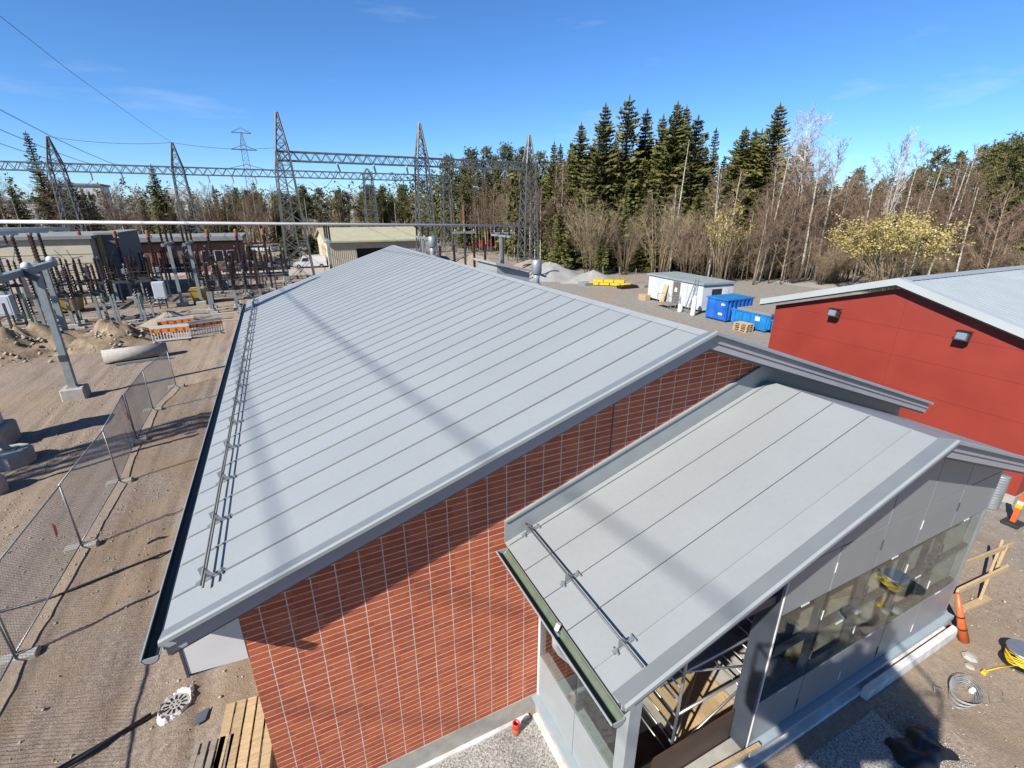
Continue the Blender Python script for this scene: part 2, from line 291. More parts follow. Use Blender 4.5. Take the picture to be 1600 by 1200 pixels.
    def build(s, name, mat, parent=None, smooth=False):
        if parent is not None:
            l = world_loc(parent); s.v = [(a - l[0], b - l[1], c - l[2]) for a, b, c in s.v]
        return link(name, s.mesh(name, mat, smooth), parent)
def world_loc(o):
    l = Vector(o.location)
    while o.parent: o = o.parent; l = l + o.location
    return l
def link(name, me, parent=None, loc=None):
    o = bpy.data.objects.new(name, me); COL.objects.link(o)
    if parent is not None: o.parent = parent
    if loc is not None: o.location = loc
    return o
def tag(o, label, cat=None, group=None):
    o['label'] = label
    if cat: o['category'] = cat
    if group: o['group'] = group
    return o
def thing(name, label, cat, loc=(0, 0, 0), group=None):
    o = bpy.data.objects.new(name, None); COL.objects.link(o); o.location = loc; o.empty_display_size = .2
    return tag(o, label, cat, group)
def struct(name, mb, mat, parent=None):
    o = mb.build(name, mat, parent)
    if parent is None: o['kind'] = 'structure'
    return o
def copy_tree(o, parent=None):
    c = o.copy(); COL.objects.link(c); c.parent = parent
    for ch in list(o.children): copy_tree(ch, c)
    return c
def relabel(o, label): o['label'] = label
def npmesh(name, V, F, mat, smooth=False):
    """Fast triangle mesh from numpy arrays."""
    me = bpy.data.meshes.new(name); V = np.asarray(V, np.float32); F = np.asarray(F, np.int32)
    me.vertices.add(len(V)); me.vertices.foreach_set('co', V.ravel()); me.loops.add(F.size); me.loops.foreach_set('vertex_index', F.ravel())
    me.polygons.add(len(F)); me.polygons.foreach_set('loop_start', np.arange(0, F.size, F.shape[1], dtype=np.int32))
    if smooth: me.polygons.foreach_set('use_smooth', np.ones(len(F), bool))
    me.update(calc_edges=True); me.validate(); me.materials.append(M[mat]); return me
ORD = ['first', 'second', 'third', 'fourth', 'fifth', 'sixth', 'seventh', 'eighth', 'ninth', 'tenth', 'eleventh', 'twelfth']
# ------------------------------------------------------------------ ground
from mathutils import noise as mn
def hnoise(x, y):
    h = .045 * mn.noise((x * .45, y * .45, 3.1)) + .028 * mn.noise((x * 1.5, y * 1.2, 7.7)) + .016 * mn.noise((x * 3.7, y * 3.3, 1.3))
    for rx, rw, rd in ((-2.45, .14, .06), (-2.75, .10, .03), (-3.95, .16, .075), (-4.3, .10, .035), (-4.95, .12, .04), (-8.4, .16, .03), (-10.2, .16, .03)):
        c = rx + .22 * mn.noise((y * .12, rx, 0)) + .05 * mn.noise((y * .8, rx, 5)); k = .55 + .9 * mn.noise((y * .5, rx * 3, 9)); d = (x - c) / rw
        h += rd * k * (-math.exp(-d * d) + .45 * math.exp(-(d - 1.7) ** 2) + .45 * math.exp(-(d + 1.7) ** 2))
    return h
xs = [-3000, -1500, -700, -350, -180, -100, -60, -40, -30, -22] + list(np.arange(-17, 19, .16)) + [21, 25, 30, 38, 48, 60, 80, 110, 180, 350, 700, 1500, 3000]
ys = [-500, -150, -50, -20, -10, -5] + list(np.arange(-2, 46, .24)) + [48, 52, 57, 62, 70, 80, 95, 120, 160, 220, 320, 500, 900, 1600, 3000]
V = []
for y in ys:
    for x in xs:
        inside = (-17 <= x <= -1.4 and 0 <= y <= 46) or (3.2 < x <= 18.7 and -2 <= y <= 2.3) or (12.8 < x < 18.8 and -2 <= y < 30)
        V.append((x, y, hnoise(x, y) if inside else 0.0))
nx = len(xs); F = [(j * nx + i, j * nx + i + 1, (j + 1) * nx + i + 1, (j + 1) * nx + i) for j in range(len(ys) - 1) for i in range(nx - 1)]
gme = npmesh('ground', V, F, 'ground', True); ground = link('ground', gme); ground['kind'] = 'structure'
rd = MB(); rd.add([(-70, 90, .01), (12, 84, .01), (12, 74, .01), (-4, 76, .01), (-8, 82, .01), (-70, 84, .01)], [(5, 4, 3, 2, 1, 0)]); struct('gravel_road', rd, pm('pale_gravel_road', (0.42, 0.37, 0.31), .95, 0, .1, .3, coords='World', fine=.1, fscale=2))
rd = MB(); rd.add([(57, 30, .012), (62, 30, .012), (62, 52, .012), (57, 52, .012)], [(0, 1, 2, 3)]); struct('forest_track', rd, pm('pale_track', (0.36, 0.33, 0.29), .95, 0, .1, .5, coords='World'))
rd = MB(); rd.add([(-150, 122, .015), (60, 122, .015), (60, 132, .015), (-150, 132, .015)], [(0, 1, 2, 3)]); struct('road', rd, 'asphalt')
rd = MB(); rd.add([(-40, 94, .012), (14, 94, .012), (30, 121, .012), (-60, 121, .012)], [(0, 1, 2, 3)]); struct('dry_grass_field', rd, 'grass')

def stones(name, n, region, r0, r1, mat, parent=None, pred=None, z=0.0, seed=1, hfun=None):
    """Loose stones: squashed octahedra, each a little different, joined into one mesh."""
    g = np.random.default_rng(seed); x0, x1, y0, y1 = region
    px = g.uniform(x0, x1, n); py = g.uniform(y0, y1, n)
    if pred is not None: k = np.array([pred(a, b) for a, b in zip(px, py)], bool); px, py = px[k], py[k]; n = len(px)
    r = r0 + (r1 - r0) * g.random(n) ** 3
    base = np.array([(1, 0, 0), (0, 1, 0), (-1, 0, 0), (0, -1, 0), (0, 0, .7), (0, 0, -.6)], float)
    T = np.array([(0, 1, 4), (1, 2, 4), (2, 3, 4), (3, 0, 4), (1, 0, 5), (2, 1, 5), (3, 2, 5), (0, 3, 5)])
    a = g.uniform(0, 6.28, n); V = base[None] * (0.65 + .7 * g.random((n, 6, 1))) * r[:, None, None]
    ca, sa = np.cos(a)[:, None], np.sin(a)[:, None]; X = V[:, :, 0] * ca - V[:, :, 1] * sa; Y = V[:, :, 0] * sa + V[:, :, 1] * ca
    hz = np.array([hfun(p, q) for p, q in zip(px, py)]) if hfun else np.zeros(n)
    V = np.stack([X + px[:, None], Y + py[:, None], V[:, :, 2] + z + hz[:, None] + .2 * r[:, None]], -1).reshape(-1, 3)
    F = (T[None] + 6 * np.arange(n)[:, None, None]).reshape(-1, 3)
    o = link(name, npmesh(name, V, F, mat), parent); o['kind'] = 'stuff'; return o
def notfence(x, y): return RNG.random() < (.75 if x < -6.2 else .5) * (1.0 if mn.noise((x * .55, y * .35, 4.4)) + .5 * mn.noise((x * 1.9, y * 1.4, 2.2)) > .08 else .10)
o = stones('loose_stones', 34000, (-13, -1.2, 5.5, 34), .006, .042, 'stone', pred=notfence, seed=3, hfun=hnoise); tag(o, 'loose stones strewn over the sandy ground left of the brick building', 'stones')
o = stones('yard_stones', 4500, (6, 19, 0.2, 9), .006, .035, 'stone', seed=5, pred=lambda x, y: (y < 2.4 or x > 12.4)); tag(o, 'loose stones strewn over the yard right of the glazed porch', 'stones')
gp = MB(); gp.add([(-.6, 4.2, .006), (2.95, 4.2, .006), (2.95, 5.2, .006), (-.6, 5.2, .006)], [(0, 1, 2, 3)]); gp.add([(2.75, 2.2, .006), (3.0, 2.2, .006), (3.0, 4.2, .006), (2.75, 4.2, .006)], [(0, 1, 2, 3)])
struct('gravel_bed', gp, 'gravel')
o = stones('wall_gravel', 9000, (-.3, 2.84, 3.6, 5.16), .007, .022, 'gravel', seed=8); tag(o, 'grey crushed gravel in the corner between brick wall and porch', 'gravel')
gp = MB(); gp.add([(4.6, 1.2, .006), (8.6, 1.2, .006), (8.6, 2.58, .006), (4.6, 2.6, .006)], [(0, 1, 2, 3)]); struct('gravel_strip', gp, 'gravel')
o = stones('porch_gravel', 12000, (4.6, 9.2, 1.2, 2.6), .007, .022, 'gravel', seed=9); tag(o, 'grey crushed gravel along the front of the glazed porch', 'gravel')

# ------------------------------------------------------------------ brick building
YW = 5.285; XL, XR = -1.06, 12.33; RX = 5.634; EX = -1.674; RZ = 6.904; EZ = RZ - (RX - EX) / 3; Y0 = 4.785; Y1 = 26.1
roofz = lambda x: RZ - abs(x - RX) / 3
bb = thing('brick_building', 'long red brick building with a light grey standing seam metal gable roof', 'building', (RX, YW, 0))
m = MB()                                                        # mortar core of the gable wall and the plain side and rear walls
m.prism([(XL, YW + .0018, .45), (XR, YW + .0018, .45), (XR, YW + .0018, roofz(XR) - .04), (RX, YW + .0018, RZ - .04), (XL, YW + .0018, roofz(XL) - .04)], (0, .2, 0)); m.build('wall', 'mortar', bb)
m = MB(); m.box(XL, XL + .2, YW + .22, 26, .45, 4.2); m.box(XR - .2, XR, YW + .22, 26, .45, 4.2)
m.prism([(XL + .2, 25.8, .45), (XR - .2, 25.8, .45), (XR - .2, 25.8, 4.3), (RX, 25.8, 6.5), (XL + .2, 25.8, 4.3)], (0, .2, 0)); m.build('wall', 'brickfar', bb)
m = MB(); m.box(XL + .005, XR - .005, YW - .012, 26.05, -.3, .447); m.build('plinth', 'concrete', bb)
m = MB(); m.box(XL - .1, 2.86, YW - .085, YW - .016, -.1, .045); m.build('insulation_strip', 'xps', bb)
BW, BH, BD = .2860, .0875, .03
cols = [(XL, -.83 - .0135)] + [(-.83 + .3 * i, -.83 + .3 * i + BW) for i in range(43)] + [(12.07, XR)]
bricks = []
for k in range(66):
    z = .45 + .1 * k
    for a, b in cols:
        if z + BH < min(roofz(a), roofz(b)) - .045 and z < max(roofz(a), roofz(b)) - .22: bricks.append((a, b, z))
def vis(a, b, z):
    x = (a + b) / 2; hid = x > 2.95 and z < 5.73 - abs(x - 7.7) / 3 + .3
    d = math.dist((x, YW, z), (0, 0, 8.62)); return (1e3 if hid else 0) + d
bricks.sort(key=lambda t: vis(*t))
bm_std = MB().box(0, BW, 0, BD, 0, BH).mesh('brick', 'brick'); l0 = bb.location
rng = random.Random(4)
cnt = 0; rest = MB()
for a, b, z in bricks:
    jy = rng.uniform(-.0008, .0008)
    if cnt < 300 and abs((b - a) - BW) < .001:
        link('brick', bm_std, bb, (a - l0.x, YW + jy - l0.y, z - l0.z)); cnt += 1
    else: rest.box(a, b, YW + jy, YW + BD, z, z + BH)
o = rest.build('brickwork', 'brick', bb); o['kind'] = 'stuff'
m = MB(); m.box(4.255, 4.275, YW - .004, YW + .006, .45, 6.0); m.build('movement_joint', 'black', bb)
# boxed eave with its white end board
m = MB(); m.prism([(-1.668, YW - .004, 3.50), (XL - .003, YW - .004, 3.44), (XL - .003, YW - .004, roofz(XL) - .28), (-1.668, YW - .004, roofz(-1.668) - .28)], (0, .02, 0)); m.build('eave_end_board', 'soffit', bb)
m = MB(); m.box(-1.70, -1.67, YW - .012, 26, 3.46, 4.30); m.build('eave_fascia', 'navy', bb)
m = MB(); m.box(-1.67, XL, YW + .02, 26, 3.44, 3.46); m.build('eave_soffit', 'trimdk', bb)
# standing seam sheets on the sunny slope, one object each
sl = math.hypot(RX - EX, RZ - EZ)
def sheet_mesh(ex, ez, rx, rz, w, mat, nm='roof_sheet', seam=True, seam_h=.024, gap=.016):
    q = MB(); q.prism([(ex, .004, ez), (rx, .004, rz), (rx, .004, rz - .01), (ex, .004, ez - .01)], (0, w - gap, 0))
    if seam: q.prism([(ex + .03, -.006, ez + .008), (rx, -.006, rz), (rx, -.006, rz + seam_h), (ex + .03, -.006, ez + .008 + seam_h)], (0, .010, 0))
    return q.mesh(nm, mat)
W = .585; me = sheet_mesh(EX - RX, EZ, 0, RZ, W, 'roof')
for k in range(-1, 36):
    y = 5.46 + W * k
    if k == -1: q = MB().prism([(EX - RX, 0, EZ), (0, 0, RZ), (0, 0, RZ - .01), (EX - RX, 0, EZ - .01)], (0, 5.446 - 4.86, 0)).mesh('roof_sheet', 'roof'); link('roof_sheet', q, bb, (0, 4.86 - YW, 0)); continue
    link('roof_sheet', me, bb, (0, y - YW, 0))
m = MB(); m.prism([(RX, 4.86, RZ), (2 * RX - EX, 4.86, EZ), (2 * RX - EX, 4.86, EZ - .02), (RX, 4.86, RZ - .02)], (0, Y1 - 4.86, 0)); m.build('shaded_roof_slope', 'roof', bb)
m = MB(); m.prism([(RX - .12, 4.87, RZ - .04 + .012), (RX, 4.87, RZ + .03), (RX + .12, 4.87, RZ - .04 + .012), (RX, 4.87, RZ - .0)], (0, Y1 - 4.87, 0)); m.build('ridge_cap', 'trim', bb)
m = MB(); m.prism([(EX + .04, 4.89, EZ - .022), (RX, 4.89, RZ - .022), (2 * RX - EX - .04, 4.89, EZ - .022), (2 * RX - EX - .04, 4.89, EZ - .20), (RX, 4.89, RZ - .24), (EX + .04, 4.89, EZ - .20)], (0, Y1 - 4.95, 0)); m.build('roof_deck', 'trimdk', bb)
def rake(parent, ex, ez, rx, rz, prof, name, mat, ex2=None):
    """A folded strip that follows both verges of a gable: prof is a (y, dz) outline."""
    ex2 = 2 * rx - ex if ex2 is None else ex2; ez2 = rz - (ex2 - rx) / 3
    q = MB(); n = len(prof); st = [(ex, ez), (rx, rz), (ex2, ez2)]
    for (x, z) in st: q.v += [(x, y, z + d) for y, d in prof]
    for j in range(2): q.f += [(j * n + i, j * n + (i + 1) % n, (j + 1) * n + (i + 1) % n, (j + 1) * n + i) for i in range(n)]
    q.f += [tuple(range(n - 1, -1, -1)), tuple(range(2 * n, 3 * n))]
    return q.build(name, mat, parent)
def verge(parent, ex, ez, rx, rz, y, yw, ex2=None, roofm='trim'):
    rake(parent, ex, ez, rx, rz, [(y, .066), (y + .185, .016), (y + .185, -.002), (y, .04)], 'verge_flashing', 'verge', ex2)
    rake(parent, ex, ez, rx, rz, [(y - .034, .058), (y - .002, .070), (y - .002, .05), (y - .026, .042), (y - .026, .012), (y - .034, .012)], 'verge_lip', roofm, ex2)
    rake(parent, ex + .01, ez, rx, rz - .003, [(y + .035, .03), (y + .05, .03), (y + .05, -.105), (y + .035, -.105)], 'fascia_board', 'trimlt', ex2)
    rake(parent, ex + .02, ez, rx, rz - .003, [(y + .06, -.09), (y + .075, -.09), (y + .075, -.215), (y + .06, -.215)], 'fascia_board', 'trimlt', ex2)
    rake(parent, ex + .03, ez, rx, rz - .003, [(y + .078, -.05), (yw - .003, -.05), (yw - .003, -.258), (y + .095, -.258)], 'verge_soffit', 'trimdk', ex2)
verge(bb, EX, EZ, RX, RZ, Y0, YW)
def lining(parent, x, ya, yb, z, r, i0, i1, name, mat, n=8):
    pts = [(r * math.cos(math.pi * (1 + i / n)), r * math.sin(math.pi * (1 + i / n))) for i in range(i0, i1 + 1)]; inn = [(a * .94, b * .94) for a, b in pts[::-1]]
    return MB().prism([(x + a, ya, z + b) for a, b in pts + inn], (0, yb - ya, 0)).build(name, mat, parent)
# half round gutter on the left eave
def gutter(parent, p, q, r, name='gutter', mat='trim', inner=None, n=8):
    """Open half round trough from p to q (along Y)."""
    m = MB(); out = [(r * math.cos(math.pi * (1 + i / n)), r * math.sin(math.pi * (1 + i / n))) for i in range(n + 1)]
    inn = [((r - .008) * math.cos(math.pi * (1 + i / n)), (r - .008) * math.sin(math.pi * (1 + i / n))) for i in range(n, -1, -1)]
    m.prism([(p[0] + a, p[1], p[2] + b) for a, b in out + inn], (0, q[1] - p[1], q[2] - p[2])); g = m.build(name, mat, parent)
    for y, z in ((p[1], p[2]), (q[1] - .012, q[2])):
        c = MB(); c.prism([(p[0] + a, y, z + b) for a, b in out], (0, .012, 0)); c.build('end_cap', mat, g)
    b = MB(); b.tube((p[0] - r, p[1], p[2]), (q[0] - r, q[1], q[2]), .012, n=6); b.build('bead', mat, g)
    return g
gt = gutter(bb, (EX - .075, Y0 - .085, EZ - .045), (EX - .075, Y1 + .05, EZ - .045), .078)
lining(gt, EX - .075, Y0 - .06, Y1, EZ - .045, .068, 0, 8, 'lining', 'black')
# roof outlets and the hatch on the far slope
def vent(x, y, h, r, label):
    z = roofz(x) - .02; t = thing('roof_vent', label, 'vent', (x, y, z), 'roof vents on the brick building')
    MB().lathe([(r * .62, 0), (r * .62, h * .62)], 14, (x, y, z)).build('pipe', 'trim', t, True)
    MB().lathe([(r * .9, h * .5), (r, h * .52), (r, h * .98), (r * .93, h), (r * .3, h * 1.02)], 16, (x, y, z)).build('hood', 'galv', t, True)
    MB().lathe([(r * 1.3, 0), (r * .66, .12)], 14, (x, y, z)).build('flashing', 'trim', t)
vent(6.75, 12.35, .78, .15, 'grey cylindrical roof vent nearest the camera on the ridge'); vent(6.6, 22.3, .95, .19, 'grey cylindrical roof vent near the far end of the ridge')
t = thing('roof_hatch', 'low grey raised box just behind the main roof ridge', 'roof hatch', (7.0, 15.4, roofz(7.0)))
m = MB(); m.prism([(6.4, 14.4, roofz(6.4) - .05), (7.6, 14.4, roofz(7.6) - .05), (7.6, 14.4, roofz(7.6) + .42), (6.4, 14.4, roofz(6.4) + .33)], (0, 1.7, 0)); m.build('box', 'trim', t)
m = MB(); m.prism([(6.3, 14.25, roofz(6.4) + .34), (7.7, 14.25, roofz(7.6) + .43), (7.7, 14.25, roofz(7.6) + .50), (6.3, 14.25, roofz(6.4) + .41)], (0, 2.0, 0)); m.build('lid', 'trimlt', t)
# snow guard rails
def snow_guard(label, x, y0, y1, zf, step, ys0, rails, group):
    t = thing('snow_guard', label, 'snow guard', (x, y0, zf(x)), group)
    up = np.array([-1, 0, 3]) / math.sqrt(10); al = np.array([3, 0, 1]) / math.sqrt(10); b = np.array([x, 0, zf(x)])
    for a, u in rails:
        MB().tube(b + al * a + up * u + [0, y0, 0], b + al * a + up * u + [0, y1, 0], .014, n=8).build('rail', 'lattice', t, True)
    q = MB(); P = lambda a, u, y: tuple(al * a + up * u + [0, y, 0]); ymx = max(r[1] for r in rails) + .035
    q.prism([P(-.12, .03, -.003), P(.13, .03, -.003), P(.13, .042, -.003), P(.055, .06, -.003), P(.03, ymx, -.003), P(-.03, ymx, -.003), P(-.06, .06, -.003), P(-.12, .042, -.003)], (0, .006, 0))
    q.prism([P(-.14, .0, -.02), P(-.08, .0, -.02), P(-.08, .04, -.02), P(-.14, .04, -.02)], (0, .04, 0)); q.prism([P(.09, .0, -.02), P(.15, .0, -.02), P(.15, .04, -.02), P(.09, .04, -.02)], (0, .04, 0))
    q.tube(P(-.10, .02, -.05), P(-.10, .02, .05), .013, n=6); q.tube(P(.15, .02, -.05), P(.15, .02, .05), .013, n=6)
    bm_ = q.mesh('bracket', 'galv'); y = ys0
    while y < y1: link('bracket', bm_, t, (0, y - y0, 0)); y += step
    return t
snow_guard('twin grey snow guard rails along the left eave of the long main roof', -1.27, 5.25, 26.0, roofz, 1.17, 5.46, [(-.012, .08), (.02, .165)], 'snow guards on the metal roofs')

# ------------------------------------------------------------------ glazed porch
PX, PZ, PE = 7.7, 5.73, 2.42; PY0 = 2.47; pz = lambda x: PZ - abs(x - PX) / 3; PEZ = pz(PE); PX2 = 12.75
po = thing('glazed_porch', 'glass and grey panel porch with a grey metal gable roof against the brick gable', 'porch', (7.4, 3.0, 0))
W2 = .55; me = sheet_mesh(PE - 7.4, PEZ, PX - 7.4, PZ, W2, 'roof2', seam_h=.016, gap=.016); lp = po.location
for k in range(5): link('roof_sheet', me, po, (0, 2.97 + W2 * k - lp.y if k < 4 else 5.17 - lp.y - .0, 0)) if k < 4 else None
for ya, yb in ((2.55, 2.966), (5.17, 5.262)):
    m = MB(); m.prism([(PE, ya, PEZ), (PX, ya, PZ), (PX, ya, PZ - .01), (PE, ya, PEZ - .01)], (0, yb - ya, 0))
    if ya > 5: m.prism([(PE + .03, ya - .006, PEZ + .01), (PX, ya - .006, PZ), (PX, ya - .006, PZ + .02), (PE + .03, ya - .006, PEZ + .03)], (0, .012, 0))
    m.build('roof_sheet', 'roof2', po)
m = MB(); m.prism([(PX, 2.55, PZ), (PX2, 2.55, pz(PX2)), (PX2, 2.55, pz(PX2) - .02), (PX, 2.55, PZ - .02)], (0, 5.262 - 2.55, 0)); m.build('shaded_roof_slope', 'roof2', po)
m = MB(); m.prism([(PE + .04, 2.6, PEZ - .022), (PX, 2.6, PZ - .022), (PX2 - .04, 2.6, pz(PX2) - .022), (PX2 - .04, 2.6, pz(PX2) - .17), (PX, 2.6, PZ - .2), (PE + .04, 2.6, PEZ - .16)], (0, 2.66, 0)); m.build('roof_deck', 'trimdk', po)
verge(po, PE, PEZ, PX, PZ, PY0, 2.96, PX2)
# upstand flashing where the porch roof meets the brickwork
m = MB(); m.prism([(PE, YW - .021, PEZ + .002), (PX, YW - .021, PZ), (PX2, YW - .021, pz(PX2)), (PX2, YW - .021, pz(PX2) + .36), (PX, YW - .021, PZ + .36), (PE, YW - .021, PEZ + .36)], (0, .012, 0)); m.build('wall_flashing', 'trim', po)
m = MB()
for a, za, b, zb in ((PE, PEZ, PX, PZ), (PX, PZ, PX2, pz(PX2))): m.prism([(a, YW - .05, za + .352), (b, YW - .05, zb + .352), (b, YW - .05, zb + .392), (a, YW - .05, za + .392)], (0, .045, 0))
m.build('flashing_cap', 'trim', po)
# eave gutter with its green inside and the swan neck outlet
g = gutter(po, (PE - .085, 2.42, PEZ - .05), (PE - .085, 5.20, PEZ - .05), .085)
lining(g, PE - .085, 2.45, 5.17, PEZ - .05, .075, 0, 4, 'shaded_lining', 'black'); lining(g, PE - .085, 2.45, 5.17, PEZ - .05, .075, 4, 8, 'green_lining', 'gutin')  # outer half black in place of its shade; inner half keeps the green coating
m = MB(); m.path([(PE - .085, 3.62, PEZ - .1), (PE - .085, 3.62, PEZ - .28), (PE - .02, 3.60, PEZ - .42), (PE + .12, 3.57, PEZ - .6), (PE + .2, 3.55, PEZ - .78)], .05, 12); m.build('downpipe', 'trim', po, True)
m = MB(); m.path([(PE - .085, 3.62, PEZ - .05), (PE - .05, 3.62, PEZ + .03)], .03, 6); m.build('gutter_bracket', 'white', po)
snow_guard('single grey snow guard rail on the small porch roof', 2.80, 2.62, 5.30, pz, 1.10, 2.97, [(.0, .11)], 'snow guards on the metal roofs')
# plinth, floor, sill
FY = 3.0; GX0, GX1 = 5.65, 11.72
m = MB(); m.box(3.02, 11.80, FY - .02, FY + .22, -.3, .40); m.box(3.02, 3.22, FY + .22, YW - .014, -.3, .40); m.box(11.6, 11.80, FY + .22, YW - .014, -.3, .40); m.build('plinth', 'concrete', po)
m = MB(); m.box(2.93, 3.018, 2.9, YW - .09, -.1, .06); m.box(4.6, 11.9, FY - .14, FY - .024, -.1, .10); m.build('insulation_strip', 'xps', po)
m = MB(); m.box(8.7, 11.93, FY - .26, FY - .145, -.05, .24); m.build('insulation_board', 'xps', po)
m = MB(); m.box(3.22, 11.6, FY + .22, YW - .014, -.1, .20); m.build('floor', 'concrete', po)
m = MB(); m.box(GX0 - .02, 11.95, FY - .10, FY + .06, .405, .455); m.box(GX0 - .02, 11.95, FY - .115, FY - .10, .36, .455); m.build('sill', 'sill', po)
m = MB(); m.box(2.93, 3.09, FY + .05, YW - .02, .405, .455); m.build('sill', 'sill', po)
# steel frame and corner posts
m = MB(); m.box(3.03, 3.22, FY - .02, FY + .17, .41, pz(3.1) - .2); m.build('corner_post', 'frame', po)
m = MB(); m.box(GX0 - .06, GX0 - .005, FY - .015, FY + .30, .41, pz(GX0) - .22); m.build('door_jamb', 'navy', po)
m = MB(); m.box(GX0 - .004, GX0 + .018, FY - .03, FY - .005, .46, pz(GX0) - .24); m.build('jamb_edge', 'white', po)
m = MB(); m.box(3.23, GX0 - .07, FY + .03, FY + .13, 3.45, 3.6); m.build('door_head', 'navy', po)
XG = [GX0 + .02, 6.825, 8.0, 9.175, 10.37, GX1]; ZG = [.46, 1.41, 2.285, 3.16, 4.0]
for i in range(1, 5): MB().box(XG[i] - .03, XG[i] + .03, FY + .03, FY + .13, .46, pz(XG[i]) - .3).build('mullion', 'navy', po)
for z in ZG[1:]: MB().box(GX0 + .02, GX1 - .02, FY + .04, FY + .12, z - .028, z + .028).build('transom', 'navy', po)
MB().box(GX1 - .02, GX1 + .08, FY + .0, FY + .14, .46, pz(GX1) - .26).build('end_post', 'frame', po)
gp_ = .007
for i in range(5):
    a, b = XG[i] + gp_, XG[i + 1] - gp_
    for j in range(5):
        jy = rng.uniform(-.002, .002)
        if j < 4: q = [(a, FY + jy, ZG[j] + gp_), (b, FY + jy, ZG[j] + gp_), (b, FY + jy, ZG[j + 1] - gp_), (a, FY + jy, ZG[j + 1] - gp_)]
        else:
            q = [(a, FY + jy, 4.0 + gp_), (b, FY + jy, 4.0 + gp_), (b, FY + jy, max(4.02, pz(b) - .29))]
            if a < PX < b: q.append((PX, FY + jy, PZ - .29))
            q.append((a, FY + jy, pz(a) - .29))
        isg = j in (1, 2)
        MB().prism(q, (0, .016, 0)).build('glass_pane' if isg else 'panel', 'glass' if isg else 'panel', po)
for i in range(6):                                               # little bright setting clips between the panes
    for j, z in enumerate(ZG[1:4]):
        if (i + j) % 2 == 0 and i < 5: MB().box(XG[i] + .5, XG[i] + .68, FY - .012, FY - .003, z - .012, z + .012).build('glazing_clip', 'white', po)
for i in (1, 2, 3, 4):
    for z in (.75, 1.85, 2.7, 3.62): MB().box(XG[i] - .011, XG[i] + .011, FY - .012, FY - .003, z - .09, z + .09).build('glazing_clip', 'white' if (i + int(z * 4)) % 2 else 'navy', po)
# left side: low panels and clear panes
YS = [FY + .18, 4.12, YW - .03]
for i in range(2):
    MB().box(3.05, 3.066, YS[i] + .006, YS[i + 1] - .006, .462, 1.41).build('panel', 'frame', po)
    MB().box(3.05, 3.066, YS[i] + .006, YS[i + 1] - .006, 1.43, pz(3.05) - .3).build('glass_pane', 'glass', po)
MB().box(3.08, 3.16, 4.09, 4.15, .41, pz(3.1) - .22).build('mullion', 'navy', po)
MB().box(3.07, 3.15, YW - .09, YW - .02, .41, pz(3.1) - .22).build('mullion', 'frame', po)
MB().box(3.07, 3.2, FY + .18, YW - .1, 1.39, 1.45).build('transom', 'frame', po)
MB().box(3.035, 3.05, YW - .075, YW - .018, .46, pz(3.1) - .3).build('jamb_edge', 'white', po)
for y in (4.9, 4.55, 3.75): MB().box(3.04, 3.049, y - .09, y + .09, pz(3.05) - .36, pz(3.05) - .33).build('glazing_clip', 'white', po)
# right side wall, roof rafters
MB().box(11.66, 11.72, FY + .15, YW - .02, .41, pz(11.7) - .3).build('side_wall', 'panel', po)
for y in (3.3, 4.1, 4.95):
    m = MB(); m.prism([(PE + .5, y, pz(PE + .5) - .21), (PX, y, PZ - .21), (12.3, y, pz(12.3) - .21), (12.3, y, pz(12.3) - .34), (PX, y, PZ - .36), (PE + .5, y, pz(PE + .5) - .34)], (0, .08, 0)); m.build('rafter', 'navy', po)
# aluminium scaffold standing in the porch
sc = thing('scaffold_tower', 'aluminium scaffold tower with many rungs standing inside the porch opening', 'scaffold', (5.4, 3.9, .2))
for x in (4.45, 6.45):
    for y in (3.42, 4.62): MB().tube((x, y, .28), (x, y, 3.4), .025, n=8).build('standard', 'alu', sc, True)
    for k in range(10): MB().tube((x, 3.42, .45 + .3 * k), (x, 4.62, .45 + .3 * k), .017, n=7).build('rung', 'alu', sc, True)
for z in (.5, 1.4, 2.3, 3.0):
    for y in (3.42, 4.62): MB().tube((4.45, y, z), (6.45, y, z + (.0 if z < 2.5 else .0)), .022, n=7).build('ledger', 'alu', sc, True)
for a, b in (((4.45, 3.42, .5), (6.45, 3.42, 1.4)), ((4.45, 3.42, 2.3), (6.45, 3.42, 1.4)), ((4.45, 4.62, 1.4), (6.45, 4.62, .5)), ((4.45, 4.62, 2.3), (6.45, 4.62, 3.0)), ((4.45, 3.42, .5), (6.45, 4.62, .5))):
    MB().tube(a, b, .018, n=7).build('brace', 'alu', sc, True)
for x in (4.45, 6.45):
    for y in (3.42, 4.62): MB().lathe([(.03, 0), (.075, .01), (.075, .06), (.03, .08)], 10, (x, y, .2)).build('castor', 'rubber', sc)
MB().box(4.5, 6.4, 3.85, 4.5, 1.42, 1.46).build('platform', 'woodold', sc)
tag(MB().box(4.9, 6.3, 3.6, 4.9, .203, .222).build('floor_board', 'wood'), 'pale chipboard sheet lying on the porch floor', 'board')
tag(MB().box(3.4, 4.8, 3.27, 4.0, .203, .23).build('plywood_sheet', 'ply'), 'dark brown film faced plywood sheet on the porch floor by the opening', 'board')
tag(MB().box(3.3, 5.55, 3.235, 3.262, .202, 1.05).build('plywood_board', 'ply'), 'dark brown plywood board standing across the porch opening', 'board')
tag(MB().bar((3.6, 3.03, .475), (5.85, 2.90, .50), .06, .06).build('timber_batten', 'wood'), 'pale timber batten lying across the porch threshold', 'timber')
